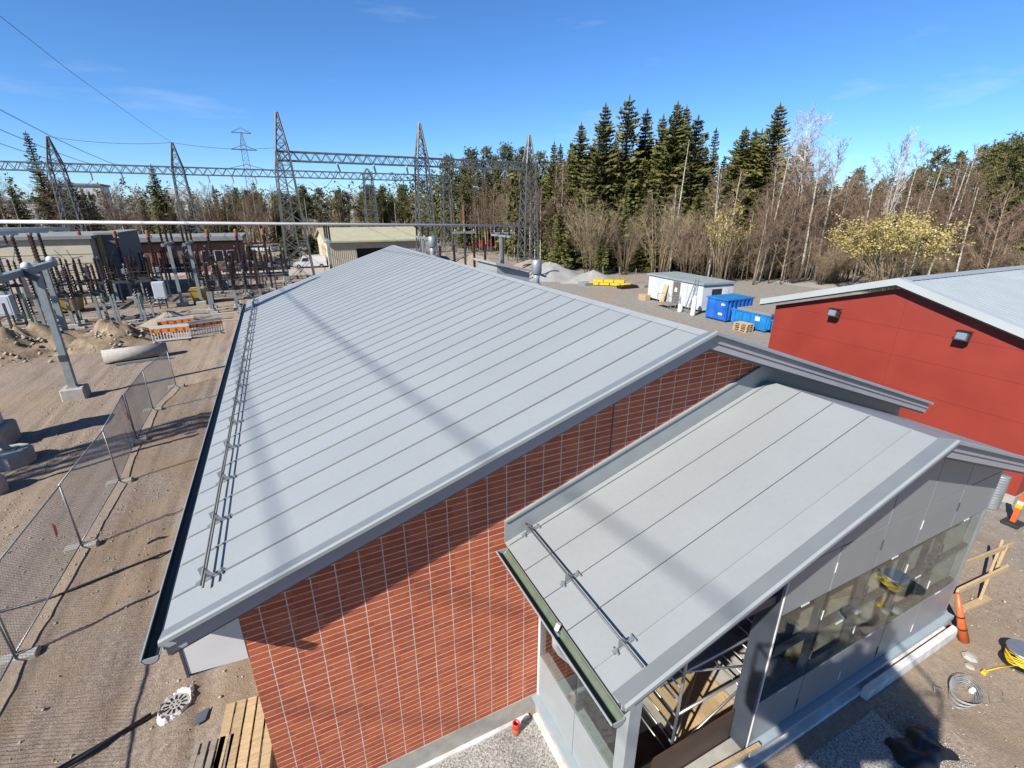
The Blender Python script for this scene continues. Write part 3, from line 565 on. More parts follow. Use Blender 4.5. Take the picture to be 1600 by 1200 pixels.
for i, (x0, y0, x1, y1, z) in enumerate(((6.9, 4.6, 9.6, 4.9, .24), (7.4, 3.7, 8.8, 3.9, .25), (9.9, 4.6, 11.3, 4.3, .24), (10.3, 3.6, 11.4, 3.9, .24), (8.8, 4.3, 9.2, 5.0, .3))):
    tag(MB().bar((x0, y0, z), (x1, y1, z), .14, .05).build('plank', 'wood' if i % 2 else 'woodold'), f'{ORD[i]} loose timber plank from the door jamb on the porch floor', 'plank', 'planks on the porch floor')
# ------------------------------------------------------------------ red hall
rb = thing('red_hall', 'dark red clad hall with a pale grey ribbed metal gable roof', 'building', (19.5, 9.05, 0))
RXW, RYa, RYb, RYr = 19.5, 4.5, 13.6, 9.05; rz_e, rz_p = 4.72, 6.08
MB().prism([(RXW + .03, RYa, .3), (RXW + .03, RYb, .3), (RXW + .03, RYb, rz_e), (RXW + .03, RYr, rz_p), (RXW + .03, RYa, rz_e)], (.2, 0, 0)).build('wall', 'redwall', rb)
MB().box(RXW + .23, 46, RYa, RYa + .2, .3, rz_e).build('wall', 'redwall', rb); MB().box(RXW + .23, 46, RYb - .2, RYb, .3, rz_e).build('wall', 'redwall', rb)
MB().box(RXW - .02, 46, RYa - .02, RYb + .02, -.2, .3).build('plinth', 'concrete', rb)
wz = lambda y: rz_p - abs(y - RYr) * (rz_p - rz_e) / (RYr - RYa)
ZR = [.31, 1.45, 2.6, 3.75, 4.72, 6.08]
for ya, yb in ((RYa, 8.80), (8.80, RYb)):
    for j in range(5):
        a, b, z0, z1 = ya + .003, yb - .003, ZR[j] + .003, ZR[j + 1] - .003
        if j < 4: q = [(a, z0), (b, z0), (b, min(z1, wz(b))), (a, min(z1, wz(a)))]
        else:
            q = [(max(a, RYa + .02), z0), (min(b, RYb - .02), z0)]
            if a < RYr < b: q += [(RYr, rz_p - .01)]
            if abs(b - 8.8) < .1 or abs(a - 8.8) < .1: q = [(a, z0), (b, z0)] + ([(b, wz(b) - .01)] if b < 9 else [(RYr, rz_p - .01), (a, wz(a) - .01)])
        MB().prism([(RXW, y, z) for y, z in q], (.028, 0, 0)).build('cladding_panel', 'redwall', rb)
oh = 19.12; rt = 6.42; rs = .30; ye0, ye1 = RYa - .62, RYb + .5; zr = lambda y: rt - abs(y - RYr) * rs
for ya in (ye0, ye1):                                            # two slopes with their ribs
    q = MB(); q.prism([(oh, RYr, rt), (oh, ya, zr(ya)), (oh, ya, zr(ya) - .03), (oh, RYr, rt - .03)], (27, 0, 0)); s_ = q.build('roof_slope', 'redroof', rb)
    q = MB()
    for k in range(88):
        x = oh + .35 + .3 * k; q.prism([(x, RYr, rt + .002), (x, ya, zr(ya) + .002), (x, ya, zr(ya) + .012), (x, RYr, rt + .012)], (.04, 0, 0))
    q.build('ribs', 'redroof', s_)
q = MB(); q.prism([(oh, RYr - .25, zr(RYr - .25) + .035), (oh, RYr, rt + .05), (oh, RYr + .25, zr(RYr + .25) + .035), (oh, RYr, rt + .03)], (27, 0, 0)); q.build('ridge_cap', 'trim', rb)
for nm, x0, x1, za, zb, mt in (('verge_flashing', oh - .02, oh + .28, -.0, .045, 'redroof'), ('verge_lip', oh - .05, oh - .02, -.19, .05, 'redroof'), ('verge_soffit', oh - .02, RXW + .02, -.24, -.04, 'black')):
    q = MB(); st = [(ye0, zr(ye0)), (RYr, rt), (ye1, zr(ye1))]
    for i in range(2): q.prism([(x0, st[i][0], st[i][1] + za), (x0, st[i + 1][0], st[i + 1][1] + za), (x0, st[i + 1][0], st[i + 1][1] + zb), (x0, st[i][0], st[i][1] + zb)], (x1 - x0, 0, 0))
    q.build(nm, mt, rb)
for y, lb in ((10.95, 'small square floodlight on the red wall nearer the blue skips'), (6.9, 'small square floodlight on the red wall beside the right picture edge')):
    t = thing('floodlight', lb, 'floodlight', (RXW, y, 4.8), 'floodlights on the red wall')
    MB().box(RXW - .22, RXW - .003, y - .03, y + .03, 4.86, 4.92).build('arm', 'galv', t)
    MB().prism([(RXW - .42, y - .17, 4.78), (RXW - .20, y - .17, 4.70), (RXW - .14, y - .17, 4.98), (RXW - .36, y - .17, 5.06)], (0, .34, 0)).build('housing', 'darksteel', t)
    MB().prism([(RXW - .425, y - .13, 4.82), (RXW - .43, y - .13, 4.82), (RXW - .385, y - .13, 5.02), (RXW - .378, y - .13, 5.02)], (0, .26, 0)).build('lens', 'lampglass', t)
    MB().box(RXW - .40, RXW - .14, y - .19, y + .19, 5.03, 5.06).build('hood', 'black', t)
# ------------------------------------------------------------------ mesh fence on the left
FP = [(-5.75, 3.4), (-5.95, 7.1), (-6.03, 10.8), (-5.97, 14.55), (-5.92, 18.15), (-6.15, 21.7), (-6.2, 25.1), (-5.75, 28.3)]
fl = ['beside the round drain nearest the camera', 'second from the bottom picture edge', 'third from the bottom picture edge', 'carrying an orange tag', 'in the middle of the run', 'next to last before the concrete pipe', 'last at the concrete pipe']
for i in range(len(FP) - 1):
    (xa, ya), (xb, yb) = FP[i], FP[i + 1]; d = unit([xb - xa, yb - ya, 0]); ln = math.hypot(xb - xa, yb - ya) - .06
    lean = .03 * math.sin(2.1 * i); P = lambda u, z: (xa + d[0] * (u + .03) - lean * z * .5, ya + d[1] * (u + .03), z)
    t = thing('mesh_fence', f'galvanised wire mesh site fence section {fl[i]}', 'fence', ((xa + xb) / 2, (ya + yb) / 2, 0), 'site fence sections')
    for u in (0, ln): MB().tube(P(u, .06), P(u, 2.0), .021, n=7).build('post', 'galv', t, True)
    for z in (.16, 1.98): MB().tube(P(0, z), P(ln, z), .019, n=6).build('rail', 'galv', t, True)
    q = MB(); h = 1.80; s_ = .075                                  # diamond mesh
    def wire(a, b): q.tube(a, b, .0034, n=3, cap=False)
    u = -h
    while u < ln:
        u0 = max(u, 0); z0 = .17 + (u0 - u); u1 = min(u + h, ln); z1 = .17 + (u1 - u)
        if u1 > u0: wire(P(u0, z0), P(u1, z1)); wire(P(u0, .17 + h - (z0 - .17)), P(u1, .17 + h - (z1 - .17)))
        u += s_
    q.build('wire_mesh', 'galv', t)
for i, (x, y) in enumerate(FP):
    q = MB(); q.bevbox(x - .36, x + .36, y - .12, y + .12, -.02, .13, .03)
    tag(q.build('ballast_block', 'concrete'), f'{ORD[i]} concrete fence block counted from the bottom picture edge', 'concrete block', 'fence blocks')
for (x, y, lb) in ((-5.9, 13.4, 'orange plastic tag hanging on the near fence mesh'), (-6.05, 21.0, 'orange ribbon tag hanging on the farther fence mesh')):
    q = MB(); q.prism([(x + .03, y - .07, 1.2), (x + .03, y + .06, 1.18), (x + .03, y + .09, 1.42), (x + .03, y - .02, 1.55)], (.006, 0, 0)); tag(q.build('orange_tag', 'orange'), lb, 'tag', 'orange fence tags')

# ------------------------------------------------------------------ things lying left of the building
t = thing('drain_cover', 'round slotted drain cover wrapped in torn white sheeting', 'drain', (-2.95, 8.25, 0))
MB().lathe([(.24, -.02), (.25, .03), (.22, .045), (.02, .045)], 24, (-2.95, 8.25, 0)).build('disc', 'concrete', t)
for k in range(12):
    a = k * math.pi / 6; MB().bar((-2.95 + .10 * math.cos(a), 8.25 + .10 * math.sin(a), .046), (-2.95 + .19 * math.cos(a), 8.25 + .19 * math.sin(a), .046), .035, .008).build('slot', 'black', t)
for k in range(6):
    a = k * math.pi / 3; MB().bar((-2.95 + .04 * math.cos(a), 8.25 + .04 * math.sin(a), .046), (-2.95 + .07 * math.cos(a), 8.25 + .07 * math.sin(a), .046), .025, .008).build('slot', 'black', t)
q = MB(); n = 40; g = random.Random(2); ring = []
for k in range(n):
    a = 2 * math.pi * k / n; w = max(.008, .01 + .16 * max(0, math.sin(a + .6)) ** 10 + .13 * max(0, math.sin(a + 3.6)) ** 6 + g.uniform(0, .03))
    for j, rr in enumerate((.22, .22 + w * .5, .22 + w)): q.v.append((-2.95 + rr * math.cos(a) * 1.05, 8.25 + rr * math.sin(a), (.05, .05 + g.uniform(0, .07), .015 + g.uniform(0, .02))[j]))
for k in range(n):
    for j in range(2): q.f.append((k * 3 + j, k * 3 + j + 1, ((k + 1) % n) * 3 + j + 1, ((k + 1) % n) * 3 + j))
q.build('torn_sheeting', 'xps', t)
def pallet(name, label, x, y, z, rz=0, deck=6, group=None, L=1.2, Wd=.8, mat='wood', bw=.1):
    t = thing(name, label, 'pallet', (x, y, z), group); t.rotation_euler = (0, 0, R(rz)); wl = t.location.copy(); t.location = (0, 0, 0)
    for k in range(deck):
        yy = -Wd / 2 + k * (Wd - bw) / (deck - 1); MB().box(-L / 2, L / 2, yy, yy + bw, .122, .144).build('deck_board', mat, t)
    for xx in (-L / 2, -.07, L / 2 - .14): MB().box(xx, xx + .14, -Wd / 2 + .002, Wd / 2 - .002, .1, .12).build('stringer', mat, t)
    for xx in (-L / 2, -.07, L / 2 - .14):
        for yy in (-Wd / 2, -.05, Wd / 2 - .1): MB().box(xx + .002, xx + .138, yy + .001, yy + .099, .022, .098).build('block', mat, t)
    for yy in (-Wd / 2, -.05, Wd / 2 - .1): MB().box(-L / 2, L / 2, yy, yy + .1, 0, .02).build('skid', mat, t)
    t.location = wl; return t
pallet('pallet', 'pale new timber pallet leaning half under the brick wall corner', -1.72, 6.95, .0, 84, 5, None, 1.5, .86, 'wood', .145)
pallet('pallet', 'weathered pallet lying under the pale one beside the brick wall', -2.28, 6.6, .0, 82, 5, None, 1.1, .6, 'woodold', .085)
for nm, pts, r, lb in (('hose', [(-7.2, 12.55, .04), (-6.0, 12.6, .03), (-5.0, 12.95, .03), (-3.9, 13.3, .03), (-2.6, 13.65, .03), (-1.6, 13.9, .03)], .03, 'thin dark hose crossing the sand to the fence'),
                       ('drain_pipe', [(-4.9, 7.66, .05), (-4.4, 7.8, .05), (-3.8, 8.0, .05), (-3.3, 8.2, .05)], .045, 'dark drain pipe leading to the round drain')):
    tag(MB().path(pts, r, 8).build(nm, 'black', None, True), lb, 'pipe')
tag(MB().bar((-1.55, 7.25, .04), (-1.06, 7.05, .04), .16, .06).build('steel_channel', 'trimdk'), 'dark bar lying at the foot of the brick wall', 'channel')  # plain dark bar marking a dark strip at the wall foot
for (x, y, s_, lb) in ((-3.05, 6.6, .2, 'small square dark plate on the sand near the pallet'), (-2.6, 7.65, .18, 'small square dark plate on the sand between drain and pallet')):
    tag(MB().prism([(x, y, .02), (x + s_, y + .04, .02), (x + s_ + .05, y + s_ + .1, .02), (x + .05, y + s_ + .05, .02)], (0, 0, .012)).build('metal_plate', 'trimdk'), lb, 'plate', 'plates on the sand')

# concrete pipe, barriers, spoil heaps
t = thing('concrete_pipe', 'thick concrete pipe lying on the ground beyond the fence', 'pipe', (-8.8, 35.2, 0))
q = MB(); n = 18
q.v = []; A = np.array([-10.3, 34.9, .42]); B = np.array([-7.2, 35.6, .42]); d = unit(B - A); a_ = unit(np.cross(d, [0, 0, 1])); c_ = np.cross(a_, d)
for e, rr in ((A, .42), (B, .40), (B, .32), (A, .34)):
    q.v += [tuple(e + rr * (math.cos(2 * math.pi * k / n) * a_ + math.sin(2 * math.pi * k / n) * c_)) for k in range(n)]
for j in range(4): q.f += [(j * n + k, j * n + (k + 1) % n, ((j + 1) % 4) * n + (k + 1) % n, ((j + 1) % 4) * n + k) for k in range(n)]
q.build('pipe_body', 'concrete', t, True); tag(MB().bar((-9.6, 34.1, .1), (-7.0, 34.6, .1), .16, .12).build('steel_beam', 'galv'), 'pale steel beam lying before the concrete pipe', 'beam')
def barrier(label, x, y, rz, back=False):
    t = thing('road_barrier', label, 'barrier', (x, y, 0), 'barriers round the dig'); t.rotation_euler = (0, 0, R(rz)); wl = t.location.copy(); t.location = (0, 0, 0)
    MB().box(-1.15, 1.15, -.02, .02, .98, 1.18).build('top_rail', 'white', t); MB().box(-1.15, 1.15, -.02, .02, .12, .22).build('bottom_rail', 'white', t)
    MB().box(-1.15, 1.15, -.024, .024, .70, .94).build('reflective_board', 'ambr', t)
    for k in range(5): MB().prism([(-1.05 + .45 * k, -.027, .71), (-.90 + .45 * k, -.027, .71), (-.90 + .45 * k, -.027, .93), (-1.05 + .45 * k, -.027, .93)], (0, .054, 0)).build('red_stripe', 'redpvc', t)
    for k in range(14): MB().box(-1.13 + .17 * k, -1.08 + .17 * k, -.018, .018, .22, .70).build('slat', 'white', t)
    for sx in (-1.0, 1.0): MB().box(sx - .04, sx + .04, -.35, .35, 0, .06).build('foot', 'black', t)
    t.location = wl
barrier('red and white striped plastic barrier facing the camera beside the spoil heap', -7.55, 39.4, 2); barrier('white plastic barrier standing at an angle nearest the roof corner', -5.55, 40.4, 22); barrier('white plastic barrier at the back of the dig', -7.6, 42.3, 6)
def heap(name, label, cx, cy, rx, ry, h, mat, seed, rough=.25, n=46, cat='heap'):
    """A natural heap: a lumpy dome on a polar grid."""
    g = np.random.default_rng(seed); ph = g.uniform(0, 6.28, 12); q = MB(); nr = max(8, n // 3)
    for j in range(nr + 1):
        for k in range(n):
            u = j / nr; a = 2 * math.pi * k / n; e = 1 + .16 * math.sin(2 * a + ph[0]) + .1 * math.sin(3 * a + ph[1]) + .06 * math.sin(7 * a + ph[2])
            x = u * rx * e * math.cos(a); y = u * ry * e * math.sin(a); z = h * (1 - u) ** 1.15 * (1 if u > .12 else .96)
            z *= 1 + rough * (math.sin(2.3 * x + ph[3]) * math.sin(2.9 * y + ph[4]) + .5 * math.sin(5.7 * x + ph[5]) * math.sin(6.3 * y + ph[6])); z += rough * .18 * g.normal() * (1 - u) * h
            q.v.append((cx + x, cy + y, max(z, -.02) if u < 1 else -.05))
    for j in range(nr):
        for k in range(n): q.f.append((j * n + k, (j + 1) * n + k, (j + 1) * n + (k + 1) % n, j * n + (k + 1) % n))
    return tag(q.build(name, mat, None, True), label, cat)
heap('soil_heap', 'long brown heap of excavated soil at the left picture edge', -16.5, 40.4, 6.0, 3.2, 1.9, 'soil', 3, .3); heap('soil_heap', 'brown heap of excavated soil just left of the striped barrier', -10.8, 40.4, 3.2, 2.4, 1.75, 'soil', 4, .3)
heap('soil_heap', 'low smooth soil heap behind the striped barrier', -8.6, 45.8, 2.6, 2.0, 1.1, 'sandpile', 5, .12)
hs = lambda x, y: max(0, 1.6 * (1 - math.hypot((x + 16.5) / 5, (y - 40.2) / 2.6)), 1.65 * (1 - math.hypot((x + 10.8) / 3.2, (y - 40.4) / 2.4)))
o = stones('heap_rocks', 1100, (-21, -7.2, 36.6, 43), .03, .2, 'stone', seed=11, hfun=hs, pred=lambda x, y: hs(x, y) > .02 or RNG.random() < .15); tag(o, 'broken rocks lying over the brown soil heaps', 'rocks')

# ------------------------------------------------------------------ yard on the right
t = thing('spiral_duct', 'short length of galvanised spiral duct standing by the red wall', 'duct', (18.75, 4.75, 0))
q = MB(); pr = []
for k in range(13): pr += [(.2, .09 * k), (.208, .09 * k + .02), (.2, .09 * k + .04)]
q.lathe(pr, 20, (18.75, 4.75, .02)).build('tube', 'galv', t, True)
t = thing('traffic_marker', 'orange plastic lane marker post on a black base by the red wall', 'marker', (18.25, 4.05, 0))
MB().bevbox(18.0, 18.5, 3.85, 4.25, 0, .09, .03).build('base', 'rubber', t); MB().prism([(18.2, 3.99, .09), (18.3, 3.99, .09), (18.29, 3.99, 1.0), (18.21, 3.99, 1.0)], (0, .12, 0)).build('post', 'orange', t)
MB().box(18.195, 18.305, 3.98, 4.12, .55, .68).build('reflective_band', 'yellow', t); MB().box(18.2, 18.3, 3.985, 4.115, .68, .78).build('reflective_band', 'white', t)
tag(MB().bevbox(18.7, 19.4, 3.2, 3.9, 0, .22, .04).build('concrete_slab', 'concrete'), 'grey concrete slab beside the red hall corner', 'slab')
t = thing('timber_trestle', 'pale timber batter board frame standing right of the porch corner', 'trestle', (14.3, 3.3, 0))
for a, b in (((13.1, 3.55, .72), (15.6, 3.3, .74)), ((13.0, 3.25, .38), (15.0, 3.1, .42)), ((13.6, 3.0, .02), (15.4, 3.45, .80))): MB().bar(a, b, .05, .12).build('rail', 'wood', t)
for x, y in ((13.3, 3.45), (15.3, 3.32)): MB().bar((x, y, 0), (x, y, .8), .06, .06).build('stake', 'wood', t)
MB().bar((12.9, 3.05, .05), (13.9, 2.95, .05), .14, .07).build('foot', 'wood', t)
q = MB(); q.tube((11.98, 2.62, 0), (11.86, 2.95, 1.05), .10, .035, 14); t = thing('traffic_cone', 'tall narrow orange cone leaning on the porch corner', 'cone', (11.95, 2.65, 0)); q.build('body', 'orange', t, True)
for u in (.25, .5): a = np.array([11.98, 2.62, 0]) * (1 - u) + np.array([11.86, 2.95, 1.05]) * u; b = a + unit([-.12, .33, 1.05]) * .035; MB().tube(a, b, .102 - .065 * u, .100 - .065 * u, 14).build('black_band', 'black', t)
t = thing('cable_reel', 'grey drum of bright yellow cable at the right picture edge', 'cable reel', (12.1, 1.95, 0))
MB().lathe([(.02, .32), (.27, .32), (.28, .34), (.27, .36), (.02, .36)], 22, (12.32, 1.86, 0)).build('flange', 'alu', t); MB().lathe([(.30, .0), (.31, .02), (.30, .04)], 22, (12.32, 1.86, 0)).build('flange', 'black', t); MB().lathe([(.14, .02), (.14, .34)], 16, (12.32, 1.86, 0)).build('hub', 'black', t)
q = MB(); g = random.Random(5)
for k in range(11):
    rr = .20 + .012 * (k % 4); q.path([(12.32 + (rr + .03 * math.sin(3 * a + k)) * math.cos(a), 1.86 + rr * math.sin(a), .06 + .022 * k + .015 * math.sin(2 * a + k)) for a in np.linspace(0, 6.28, 26)], .012, 6)
for k in range(5): q.path([(12.17 - .02 * k, 1.68 - .02 * k, .2), (12.15 - .01 * k, 1.56, .08 + .02 * k), (12.27 + .06 * k, 1.46 - .015 * k, .03 + .012 * k), (12.67, 1.43 - .02 * k, .03)], .012, 6)
q.path([(12.1, 1.86, .05), (11.8, 1.98, .03), (11.45, 2.06, .03)], .012, 6); q.build('cable', 'yellow', t, True)
MB().bevbox(11.34, 11.46, 2.02, 2.1, .0, .06, .012).build('plug', 'yellow', t)
t = thing('cable_coil', 'loose coil of thin grey cable tied with pale tape on the sand', 'cable', (10.4, 2.0, 0)); q = MB()
for k in range(9):
    q.path([(10.45 + (.34 + .015 * (k % 3)) * math.cos(a) + .02 * k - .1, 2.0 + (.15 + .012 * k) * math.sin(a) + .05 * math.cos(a), .03 + .013 * k + .02 * math.sin(2 * a)) for a in np.linspace(0, 6.28, 26)], .007, 5)
q.path([(10.75, 2.0, .05), (11.0, 1.85, .02), (10.7, 1.7, .02), (10.95, 1.6, .02), (11.2, 1.7, .02)], .006, 5); q.path([(10.15, 2.2, .1), (10.0, 2.3, .16), (9.95, 2.25, .1)], .007, 5); q.build('loops', 'cable', t)
MB().bevbox(10.62, 10.75, 1.93, 2.01, .02, .09, .02).build('tape', 'xps', t)
t = thing('red_pipe_stub', 'short red and orange pipe stub standing in the gravel by the porch', 'pipe', (2.52, 5.06, 0))
MB().tube((2.52, 5.06, -.05), (2.52, 5.06, .2), .052, n=16).build('pipe', 'orange', t, True)
q = MB(); q.lathe([(.062, .16), (.064, .18), (.064, .28), (.050, .285), (.050, .20), (.02, .19)], 16, (2.52, 5.06, 0)); q.build('collar', 'redpvc', t, True)
q = MB(); g = random.Random(14); nu, nv = 16, 12                     # crumpled sheet: a lumpy folded grid
for j in range(nv + 1):
    for i in range(nu + 1):
        u, v = i / nu, j / nv; ed = min(u, 1 - u, v, 1 - v) * 4; x = 8.0 + 1.0 * u + .12 * v + .05 * math.sin(9 * v); y = 1.60 + .55 * v - .1 * u + .05 * math.sin(11 * u)
        q.v.append((x, y, .015 + min(1, ed) * (.03 + .05 * abs(math.sin(7 * u + 5 * v)) + .03 * abs(math.sin(13 * v - 6 * u))) + g.uniform(0, .012)))
for j in range(nv):
    for i in range(nu): k = j * (nu + 1) + i; q.f.append((k, k + 1, k + nu + 2, k + nu + 1))
tag(q.build('black_sheeting', 'black', None, True), 'crumpled black plastic sheeting on the sand at the bottom picture edge', 'sheeting')
g = random.Random(9)
for i, (x, y, s_) in enumerate(((11.55, 2.35, .14), (11.3, 2.25, .09))):
    q = MB(); q.lathe([(s_ * .6, 0), (s_, s_ * .3), (s_ * .7, s_ * .7), (s_ * .1, s_ * .8)], 7, (x, y, 0)); tag(q.build('concrete_lump', 'concrete'), ('larger' if i == 0 else 'smaller') + ' broken concrete lump by the leaning orange cone', 'rubble', 'concrete lumps')

# site cabin and containers
def quadbox(mb, P, z0, z1):
    n = len(P); mb.prism([(x, y, z0) for x, y in P], (0, 0, z1 - z0)); return mb
cd = unit([.7, 7.47, 0]); cn = np.array([cd[1], -cd[0], 0]); C0 = np.array([33.4, 30.4, 0]); cp = lambda u, v, z=0: tuple(C0 + cd * u + cn * v + np.array([0, 0, z]))
t = thing('site_cabin', 'pale grey prefabricated site cabin with a flat dark roof', 'cabin', cp(3.9, 2.1))
q = MB(); q.prism([cp(0, 0, .25), cp(7.9, 0, .25), cp(7.9, 3.4, .25), cp(0, 3.4, .25)], (0, 0, 2.25)); q.build('wall', 'cabin', t)
q = MB(); q.prism([cp(-.15, -.15, 2.5), cp(8.05, -.15, 2.5), cp(8.05, 3.55, 2.5), cp(-.15, 3.55, 2.5)], (0, 0, .16)); q.build('roof', 'cabinroof', t)
for u in (.3, 3.9, 7.5):
    q = MB(); q.prism([cp(u, .2, 0), cp(u + .3, .2, 0), cp(u + .3, 3.2, 0), cp(u, 3.2, 0)], (0, 0, .25)); q.build('bearer', 'woodold', t)
for u in (2.0, 4.1, 6.1): MB().bar(cp(u, -.012, .28), cp(u, -.012, 2.48), .03, .02).build('wall_batten', 'trim', t)
q = MB(); q.prism([cp(3.0, -.03, .35), cp(4.0, -.03, .35), cp(4.0, -.03, 2.35), cp(3.0, -.03, 2.35)], tuple(cn * .025)); dr = q.build('door', 'door', t)
q = MB(); q.prism([cp(3.35, -.04, 1.4), cp(3.75, -.04, 1.4), cp(3.7, -.04, 1.8), cp(3.4, -.04, 1.8)], tuple(cn * .008)); q.build('notice', 'white', dr)
q = MB(); q.prism([cp(-.02, 1.0, 1.1), cp(-.02, 2.1, 1.1), cp(-.02, 2.1, 2.1), cp(-.02, 1.0, 2.1)], tuple(cd * .02)); w_ = q.build('window', 'darkglass', t)
q = MB(); q.prism([cp(-.04, 2.2, 1.05), cp(-.04, 2.8, 1.05), cp(-.04, 2.8, 2.15), cp(-.04, 2.2, 2.15)], tuple(cd * .03)); q.build('shutter', 'white', t)
t = thing('entrance_landing', 'small timber and steel landing before the site cabin door', 'landing', cp(3.4, -.8))
q = MB(); q.prism([cp(2.6, -1.5, .3), cp(4.4, -1.5, .3), cp(4.4, -.1, .3), cp(2.6, -.1, .3)], (0, 0, .06)); q.build('deck', 'woodold', t)
for u, v in ((2.65, -1.45), (4.35, -1.45), (2.65, -.2), (4.35, -.2)): MB().tube(cp(u, v, 0), cp(u, v, 1.2), .025, n=6).build('post', 'galv', t)
for u in (2.65, 4.35): MB().tube(cp(u, -1.45, 1.2), cp(u, -.2, 1.2), .022, n=6).build('handrail', 'galv', t)
q = MB(); q.prism([cp(4.6, -.6, 0), cp(5.2, -.6, 0), cp(5.2, -.15, 1.9), cp(4.6, -.15, 1.9)], tuple(cn * .04)); tag(q.build('plywood_board', 'wood'), 'brown board leaning on the site cabin beside its door', 'board')
q = MB(); q.prism([cp(7.0, -.9, 0), cp(8.2, -.9, 0), cp(8.2, -.3, 0), cp(7.0, -.3, 0)], (0, 0, .55)); tag(q.build('timber_stack', 'wood'), 'low stack of pale timber at the far cabin corner', 'timber')
t = thing('ladder', 'aluminium ladder leaning against the near end of the site cabin', 'ladder', cp(.7, -.9))
for u in (.55, .95): MB().bar(cp(u, -1.0, 0), cp(u, -.12, 2.95), .05, .08).build('stile', 'alu', t)
for k in range(10): f = (k + .6) / 10; MB().tube(cp(.55, -1.0 + .88 * f, 2.95 * f), cp(.95, -1.0 + .88 * f, 2.95 * f), .018, n=6).build('rung', 'alu', t)
t = thing('step_ladder', 'small aluminium step ladder in front of the site cabin', 'ladder', cp(1.9, -1.2))
for u in (1.6, 2.2):
    MB().bar(cp(u, -1.7, 0), cp(u, -1.15, 1.15), .04, .05).build('stile', 'alu', t); MB().bar(cp(u, -.6, 0), cp(u, -1.1, 1.15), .03, .04).build('rear_leg', 'alu', t)
for k in range(4): MB().bar(cp(1.6, -1.58 + .14 * k, .25 + .28 * k), cp(2.2, -1.58 + .14 * k, .25 + .28 * k), .09, .025).build('tread', 'alu', t)
for u, h, mt, lb, nm in ((1.15, .75, 'white', 'white plastic sack standing beside the leaning ladder', 'plastic_sack'), (-.55, 1.7, 'white', 'white roll of sheeting standing between cabin and blue container', 'sheeting_roll')):
    c = cp(u, -1.3); tag(MB().lathe([(.2, 0), (.22, .1), (.2, h * .9), (.1, h)], 12, c).build(nm, mt, None, True), lb, 'sack' if nm == 'plastic_sack' else 'roll')
# blue closed container
t = thing('blue_container', 'closed blue corrugated steel container beside the site cabin', 'container', (34.6, 27.9, 0))
q = MB(); q.box(32.35, 35.3, 26.75, 28.85, .12, 1.78); q.build('body', 'blue', t)
q = MB(); q.box(32.25, 35.4, 26.65, 28.95, 1.78, 1.88); q.build('roof', 'teal', t)
for k in range(6): MB().box(32.6 + .46 * k, 32.78 + .46 * k, 26.66, 26.75, .2, 1.76).build('rib', 'blue', t)
for k in range(2): MB().box(32.29, 32.35, 26.85 + .98 * k, 27.77 + .98 * k, .2, 1.72).build('door', 'blue', t)
for y in (27.0, 27.65, 27.95, 28.6): MB().tube((32.26, y, .25), (32.26, y, 1.72), .02, n=6).build('lock_bar', 'blue', t)
MB().box(32.27, 32.288, 26.95, 27.3, 1.35, 1.52).build('label_plate', 'white', t); MB().box(32.27, 32.288, 27.1, 27.5, .55, .72).build('label_plate', 'white', t); MB().box(32.9, 33.1, 26.64, 26.655, 1.1, 1.2).build('label_plate', 'white', t)
for x in (32.5, 35.1):
    for y in (26.9, 28.7): MB().box(x - .12, x + .12, y - .1, y + .1, 0, .12).build('skid', 'darksteel', t)
def skip(label, x0, x1, y0, y1, h):
    t = thing('waste_skip', label, 'skip', ((x0 + x1) / 2, (y0 + y1) / 2, 0), 'blue waste skips'); q = MB(); f = .35
    def ring(dx, z): return [(x0 + dx, y0 + f * (1 - z / h), z), (x1 - dx, y0 + f * (1 - z / h), z), (x1 - dx, y1 - f * (1 - z / h), z), (x0 + dx, y1 - f * (1 - z / h), z)]
    a, b = ring(0, .12), ring(0, h); q.add(a + b, [(3, 2, 1, 0)] + [(i, (i + 1) % 4, 4 + (i + 1) % 4, 4 + i) for i in range(4)])
    c = [(x + (.05 if x < (x0 + x1) / 2 else -.05), y + (.05 if y < (y0 + y1) / 2 else -.05), z) for x, y, z in b]; d = [(x, y, .3) for x, y, z in c]
    q.add(b + c, [(i, (i + 1) % 4, 4 + (i + 1) % 4, 4 + i) for i in range(4)]); q.add(c + d, [(i, 4 + i, 4 + (i + 1) % 4, (i + 1) % 4) for i in range(4)] + [(4, 7, 6, 5)][::-1])
    q.build('body', 'teal', t)
    for k in range(5): y = y0 + .4 + (y1 - y0 - .8) * k / 4; MB().box(x0 - .06, x0 - .002, y - .05, y + .05, .15, h - .02).build('rib', 'teal', t)
    MB().box(x0 - .05, x0 + .03, y0 - .02, y1 + .02, h - .06, h + .04).build('rim', 'teal', t); MB().box(x0 - .07, x0 - .06, y0 + .9, y0 + 1.3, h * .6, h * .85).build('label_plate', 'white', t)
    for y in (y0 + .5, y1 - .5): MB().box(x0, x1, y - .08, y + .08, 0, .12).build('skid', 'darksteel', t)
skip('open blue waste skip beside the blue container', 32.2, 34.6, 22.6, 26.2, 1.3); skip('open blue waste skip half hidden by the red hall corner', 31.4, 33.6, 19.4, 22.0, 1.25)
tag(MB().box(32.5, 34.4, 22.9, 25.9, 1.28, 1.42).build('skip_waste', 'woodold'), 'pale timber waste heaped along the top of the open skip', 'waste')
for k in range(4): pallet('pallet', f'{["lowest", "second lowest", "second highest", "topmost"][k]} pallet of the stack before the blue skips', 31.35 + .03 * (k % 2), 24.2, .15 * k, 90 + k, 6, 'stacked pallets')
